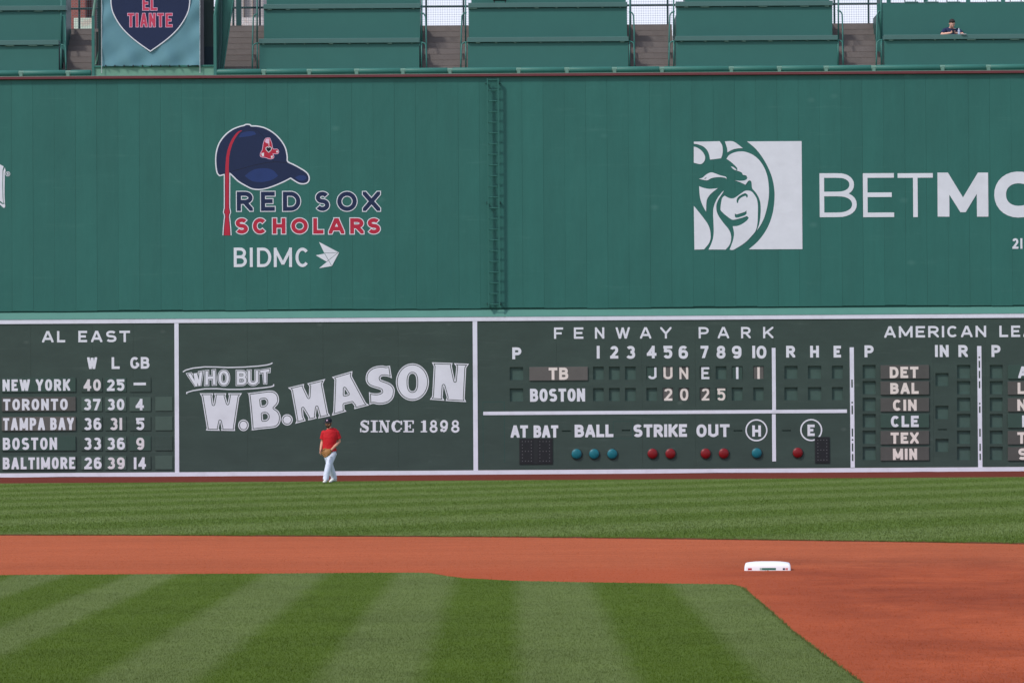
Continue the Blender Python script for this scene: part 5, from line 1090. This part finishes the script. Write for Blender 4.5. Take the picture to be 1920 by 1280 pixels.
mb.loft([shL, shL.lerp(elL, .5), elL, elL.lerp(wrL, .35), wrL], [.058, .05, .041, .042, .028], 10)
mb.loft([shR, shR.lerp(elR, .5), elR, elR.lerp(wrR, .35), wrR], [.06, .053, .043, .044, .029], 10)
hand(mb, wrL, q_(600.3, 850, -.10) - wrL, (.9, -.2, -.1), -1, .55, 1.0)
hand(mb, wrR, q_(614, 848, -.27) - wrR, (-.2, .9, -.2), 1, .5, 1.0)
hipA, knA, anA = q_(624.5, 848, 0), q_(616.3, 873, -.12), q_(611.0, 898.5, -.16)     # leg in front
hipB, knB, anB = q_(612.5, 848, 0), q_(619.3, 874, .06), q_(626.2, 896.5, .22)     # leg behind
for a, b, c in ((hipA, knA, anA), (hipB, knB, anB)): mb.loft([a, a.lerp(b, .5), b, b.lerp(c, .35), c], [.092, .078, .058, .056, .038], 12)
toeA, toeB = q_(609.3, 905.0, -.34), q_(616.5, 904.6, .02)
body = mb.build('person', m_skin, None, True, origin=(ox, YP, pz)); remesh(body, .0075, 3)
tag(body, 'bearded man in red shirt, white trousers and dark cap walking before the advertising board', 'person')
eyes(hc, Rm, body, 1.05)
mb = MB()
def er(o, r, s=1.05):
    bm = bmesh.new(); bmesh.ops.create_uvsphere(bm, u_segments=16, v_segments=12, radius=1)
    for v in bm.verts: v.co = hc + Rm @ (Vector(o) * s + Vector((v.co.x * r[0], v.co.y * r[1], v.co.z * r[2])) * s)
    mb.bm(bm)
er((0, -.026, -.085), (.058, .066, .036)); er((-.060, -.005, -.05), (.012, .024, .04)); er((.060, -.005, -.05), (.012, .024, .04)); er((0, -.050, -.106), (.032, .032, .022)); er((0, -.092, -.046), (.026, .008, .005))
mb.build('beard', m_beard, body, True)
mb = MB(); er((0, .03, -.02), (.074, .078, .06)); mb.build('hair', m_hair, body, True)
mb = MB(); er((0, .012, .052), (.090, .106, .070)); er((0, .012, .03), (.091, .107, .026))
cp = mb.build('cap', m_capn, body, True); remesh(cp, .006, 3)
mb = MB(); vs = []; fs = []
for i in range(13):
    a = R_(-65 + 130 * i / 12)
    for k, (rr, zz) in enumerate(((.088, .032), (.165 - .05 * (abs(math.sin(a)) ** 2), .018 - .02 * abs(math.sin(a))))): vs.append(tuple(hc + Rm @ Vector((rr * math.sin(a), .012 - rr * math.cos(a) * 1.05, zz)) * 1.05))
nv = len(vs); vs += [tuple(Vector(v) + Vector((0, 0, -.006))) for v in vs]
for i in range(12): k = 2 * i; fs += [(k, k + 1, k + 3, k + 2), (nv + k + 2, nv + k + 3, nv + k + 1, nv + k), (k + 1, nv + k + 1, nv + k + 3, k + 3)]
link('cap_brim', vs, fs, m_capn, body, True)
mb = MB(); er((0, -.093, .068), (.020, .010, .022)); mb.build('cap_badge', m_bpink, body, True)
mb = MB()
mb.loft([q_(617.2, 803.2, .01), q_(617.8, 805.0, .01), q_(618.4, 806.8, .01), q_(618.8, 810, 0), q_(618.6, 820, -.01), q_(617.6, 832, -.01), q_(617.4, 842, 0), q_(618.2, 847.2, 0)], [(.075, .07), (.142, .09), (.198, .105), (.214, .115), (.198, .132), (.176, .128), (.184, .136), (.196, .146)], 20)
for sh, el, s_ in ((shL, elL, -1), (shR, elR, 1)):
    mid = sh.lerp(el, .72); mb.loft([sh + Vector((-s_ * .03, 0, .015)), sh, sh.lerp(el, .35), mid], [.060, .076, .080, .083], 14)
sh_ = mb.build('shirt', m_shirt, body, True); remesh(sh_, .010, 6)
mb = MB()
mb.loft([q_(618, 843, 0), q_(618.2, 849, 0), q_(618.2, 855, 0)], [(.150, .105), (.176, .126), (.165, .12)], 18)
for a, b, c, wd in ((hipA, knA, anA, 0), (hipB, knB, anB, 0)):
    cc = c + Vector((0, 0, -.015)); mb.loft([a, a.lerp(b, .45), b, b.lerp(c, .4), cc], [.108, .102, .084, .084, .078], 14)
pn = mb.build('trousers', m_pants, body, True); remesh(pn, .010, 4)
for an, toe in ((anA, toeA), (anB, toeB)):
    heel = an + (an - toe) * .0; heel = Vector((an.x, an.y, an.z)) ; f = Vector((toe.x - an.x, toe.y - an.y, 0)); f = f.normalized()
    if an is anA: hz, tz = pz + .045, pz + .035
    else: hz, tz = pz + .075, pz + .033
    h0 = Vector((an.x, an.y, hz)) - f * .06; mb = MB()
    mb.loft([h0 - f * .015, h0 + f * .02, h0 + f * .09 + Vector((0, 0, .01)), h0 + f * .17, h0 + f * .24 + Vector((0, 0, tz - hz)), h0 + f * .275 + Vector((0, 0, tz - hz))], [(.03, .03), (.042, .045), (.045, .05), (.047, .04), (.044, .03), (.025, .018)], 12, side=Vector((-f.y, f.x, 0)))
    mb.loft([Vector((an.x, an.y, hz + .01)), Vector((an.x, an.y, hz + .075))], [.045, .048], 10)
    so = mb.build('shoe', m_shoe, body, True); remesh(so, .007, 3)
    mb = MB(); mb.loft([h0 + Vector((0, 0, -.034)), h0 + f * .10 + Vector((0, 0, -.032)), h0 + f * .25 + Vector((0, 0, tz - hz - .024))], [(.036, .008), (.042, .008), (.036, .007)], 10, side=Vector((-f.y, f.x, 0))); mb.build('sole', m_sole, so, True)
# glove on his hand
gc = q_(614.6, 848.2, -.31); gl = thing('baseball_glove', (gc.x, gc.y, gc.z - .12), 'tan leather baseball glove worn by the walking man in the red shirt', 'glove')
mb = MB(); gd = (q_(610.5, 851.5, -.33) - q_(621.5, 844.0, -.26)).normalized(); gn = Vector((-.15, -.9, .1)); gn = (gn - gd * gn.dot(gd)).normalized(); gs = gd.cross(gn)
mb.loft([gc - gd * .12, gc - gd * .06, gc, gc + gd * .05], [(.055, .045), (.085, .05), (.098, .045), (.09, .035)], 14, side=gs)
for k in range(4):
    b = gc + gd * .03 + gs * (.07 - .045 * k); mb.loft([b, b + gd * .06 - gn * .0, b + gd * .105 + gn * .025, b + gd * .125 + gn * .05], [.026, .025, .022, .014], 10)
b = gc - gd * .05 + gs * .085; mb.loft([b, b + gd * .05 + gs * .035, b + gd * .11 + gs * .03 + gn * .02], [.028, .026, .018], 10)
gb_ = mb.build('leather', m_glove, gl, True); remesh(gb_, .007, 2)
mb = MB(); w0 = gc + gd * .04 + gs * .105; mb.loft([w0, w0 + gd * .05 - gs * .01, w0 + gd * .08 + gn * .02], [(.03, .008), (.034, .008), (.02, .006)], 10, side=gs)
mb.loft([gc - gd * .11 + gn * .045 + gs * .04, gc - gd * .10 + gn * .05 - gs * .04], .008, 8).build('lacing', m_lace, gl, True)

# --- man sitting behind the counter at the upper right
YM = Y1 + .55; zc1 = P(1780, 65.2, Y1 - .07).z        # counter top
def m_(px, py, dy=0.0): p = P(px, py, YM); return Vector((p.x, YM + dy, p.z))
mb = MB(); hc = m_(1784.3, 45.6, -.11); Rm = head(mb, hc, 1.0, R_(6), R_(30))
mb.loft([m_(1784, 49, -.05), m_(1783.6, 54, .02)], [.056, .066], 12)
zs = zc1 - .30
mb.loft([m_(1783.5, 52.2, .03), m_(1783.3, 55.5, .03), m_(1783.3, 66, .03), m_(1783.3, 85, .05), m_(1783.3, 96, .06)], [(.09, .07), (.19, .10), (.185, .115), (.16, .12), (.17, .13)], 16)
shL, shR = m_(1772.4, 57.2, .02), m_(1795.0, 57, .02)
elL = Vector((m_(1764.0, 60).x, YM - .22, zc1 + .045)); elR = Vector((m_(1803.5, 60).x, YM - .22, zc1 + .045))
wrL = Vector((m_(1780.5, 60).x, YM - .36, zc1 + .075)); wrR = Vector((m_(1787.5, 60).x, YM - .36, zc1 + .075))
for a, b, c in ((shL, elL, wrL), (shR, elR, wrR)): mb.loft([a, a.lerp(b, .5), b, b.lerp(c, .4), c], [.06, .053, .043, .042, .028], 10)
hand(mb, wrL, (1, -.35, .15), (.1, .1, 1), 1, .7, .95); hand(mb, wrR, (-1, -.35, .15), (-.1, .1, 1), -1, .7, .95)
zseat = zc1 - .33
for s_ in (-1, 1):
    h0 = m_(1783.3 + s_ * 6, 96, .05); kn = Vector((h0.x + s_ * .03, YM - .38, zseat + .05)); an = Vector((kn.x, YM - .33, zc1 - .92)); mb.loft([h0, h0.lerp(kn, .5), kn, kn.lerp(an, .4), an, an + Vector((0, -.14, -.06))], [.09, .08, .06, .056, .04, .03], 10)
pm = mb.build('person', m_skin2, None, True, origin=(m_(1783.3, 90).x, YM, zc1 - 1.03)); remesh(pm, .008, 3)
tag(pm, 'dark haired man in navy shirt sitting with bowed head at the upper counter', 'person')
eyes(hc, Rm, pm)
mb = MB()
def er2(o, r, s=1.0):
    bm = bmesh.new(); bmesh.ops.create_uvsphere(bm, u_segments=18, v_segments=12, radius=1)
    for v in bm.verts: n_ = 1 + .05 * math.sin(v.co.x * 13) * math.cos(v.co.y * 11 + v.co.z * 7); v.co = hc + Rm @ (Vector(o) * s + Vector((v.co.x * r[0], v.co.y * r[1], v.co.z * r[2])) * s * n_)
    mb.bm(bm)
er2((0, .028, .048), (.085, .094, .085)); er2((0, -.035, .085), (.068, .05, .040)); er2((0, .06, 0), (.075, .06, .07))
hr = mb.build('hair', m_hair, pm, True)
mb = MB(); mb.loft([m_(1783.8, 51.6, .02), m_(1783.6, 53.0, .03), m_(1783.4, 54.6, .03), m_(1783.3, 57, .03), m_(1783.3, 67, .02), m_(1783.3, 80, .05), m_(1783.3, 97, .06)], [(.075, .075), (.14, .095), (.195, .11), (.215, .12), (.205, .135), (.18, .13), (.19, .14)], 18)
for sh, el, s_ in ((shL, elL, -1), (shR, elR, 1)): mb.loft([sh + Vector((-s_ * .03, 0, .01)), sh, sh.lerp(el, .45), sh.lerp(el, .8)], [.062, .078, .078, .074], 12)
sh2 = mb.build('shirt', m_polo, pm, True); remesh(sh2, .010, 12)
mb = MB()
for s_ in (-1, 1):
    h0 = m_(1783.3 + s_ * 6, 96, .05); kn = Vector((h0.x + s_ * .03, YM - .38, zseat + .05)); an = Vector((kn.x, YM - .33, zc1 - .92)); mb.loft([h0 + Vector((0, .1, .03)), h0.lerp(kn, .5), kn, kn.lerp(an, .4), an + Vector((0, 0, .04))], [.11, .095, .075, .072, .06], 12)
tr_ = mb.build('trousers', m_capn, pm, True); remesh(tr_, .012, 3)
ph = MB().bbox(m_(1782.2, 60).x, m_(1786.0, 60).x, YM - .47, YM - .455, zc1 + .05, zc1 + .16, .004).build('phone', m_phone); tag(ph, 'black phone held between the hands of the seated man in navy', 'phone')
bp_ = P(1798, 64.5, Y1 + .02); bt = thing('water_bottle', (bp_.x, Y1 + .02, zc1), 'clear plastic water bottle standing on the counter beside the seated man', 'bottle')
m_pl = M('clear_plastic', (164, 178, 200), .15, .05, spec=.6); MB().lathe((bp_.x, Y1 + .02, zc1), [(.028, 0), (.033, .01), (.033, .06), (.030, .07), (.033, .08), (.033, .125), (.014, .16), (.013, .172)], 16).build('body', m_pl, bt, True)
MB().lathe((bp_.x, Y1 + .02, zc1), [(.0145, .172), (.0145, .188)], 12).build('lid', m_white, bt, True)
pa = MB().bbox(P(1801, 64, Y1).x, P(1811, 64, Y1).x, Y1 - .12, Y1 + .1, zc1 + .001, zc1 + .012, .003).build('paper_stack', m_white); tag(pa, 'small pale stack of papers lying on the counter right of the bottle', 'paper')

# --- bar stools of the top row and under the man
def stool(px, py, Y, zfloor, label, back=True):
    p = P(px, py, Y); o = thing('bar_stool', (p.x, Y, zfloor), label, 'stool', 'stools behind the wall top counters')
    MB().bbox(p.x - .20, p.x + .20, Y - .19, Y + .19, p.z - .05, p.z, .02).build('seat', m_counter, o)
    if back: MB().bbox(p.x - .19, p.x + .19, Y + .17, Y + .21, p.z + .12, p.z + .42, .02).build('backrest', m_dark, o); [MB().box(p.x + s_ * .16 - .012, p.x + s_ * .16 + .012, Y + .175, Y + .2, p.z - .02, p.z + .13).build('back_post', m_dark, o) for s_ in (-1, 1)]
    for sx in (-1, 1):
        for sy in (-1, 1): MB().loft([(p.x + sx * .16, Y + sy * .15, p.z - .04), (p.x + sx * .19, Y + sy * .18, zfloor)], .014, 6).build('leg', m_dark, o)
zf3 = P(1780, 11, Y2).z - .55
for px, lb in ((1708, 'black backed stool at the top right, leftmost of the row above the seated man'), (1746, 'black backed stool just left above the seated man'), (1787, 'black backed stool straight above the seated man'), (1862, 'black backed stool second from the right picture edge'), (1906, 'black backed stool at the right picture edge')): stool(px, 4.5, Y2 + .5, zf3, lb)
stool(1783.3, 96.5, YM + .08, zc1 - 1.03, 'stool hidden below the seated man in navy', False)
stool(937, -2, Y2 + .55, P(937, 10, Y2).z - 1.03, 'black backed stool at the top edge above the wall ladder')
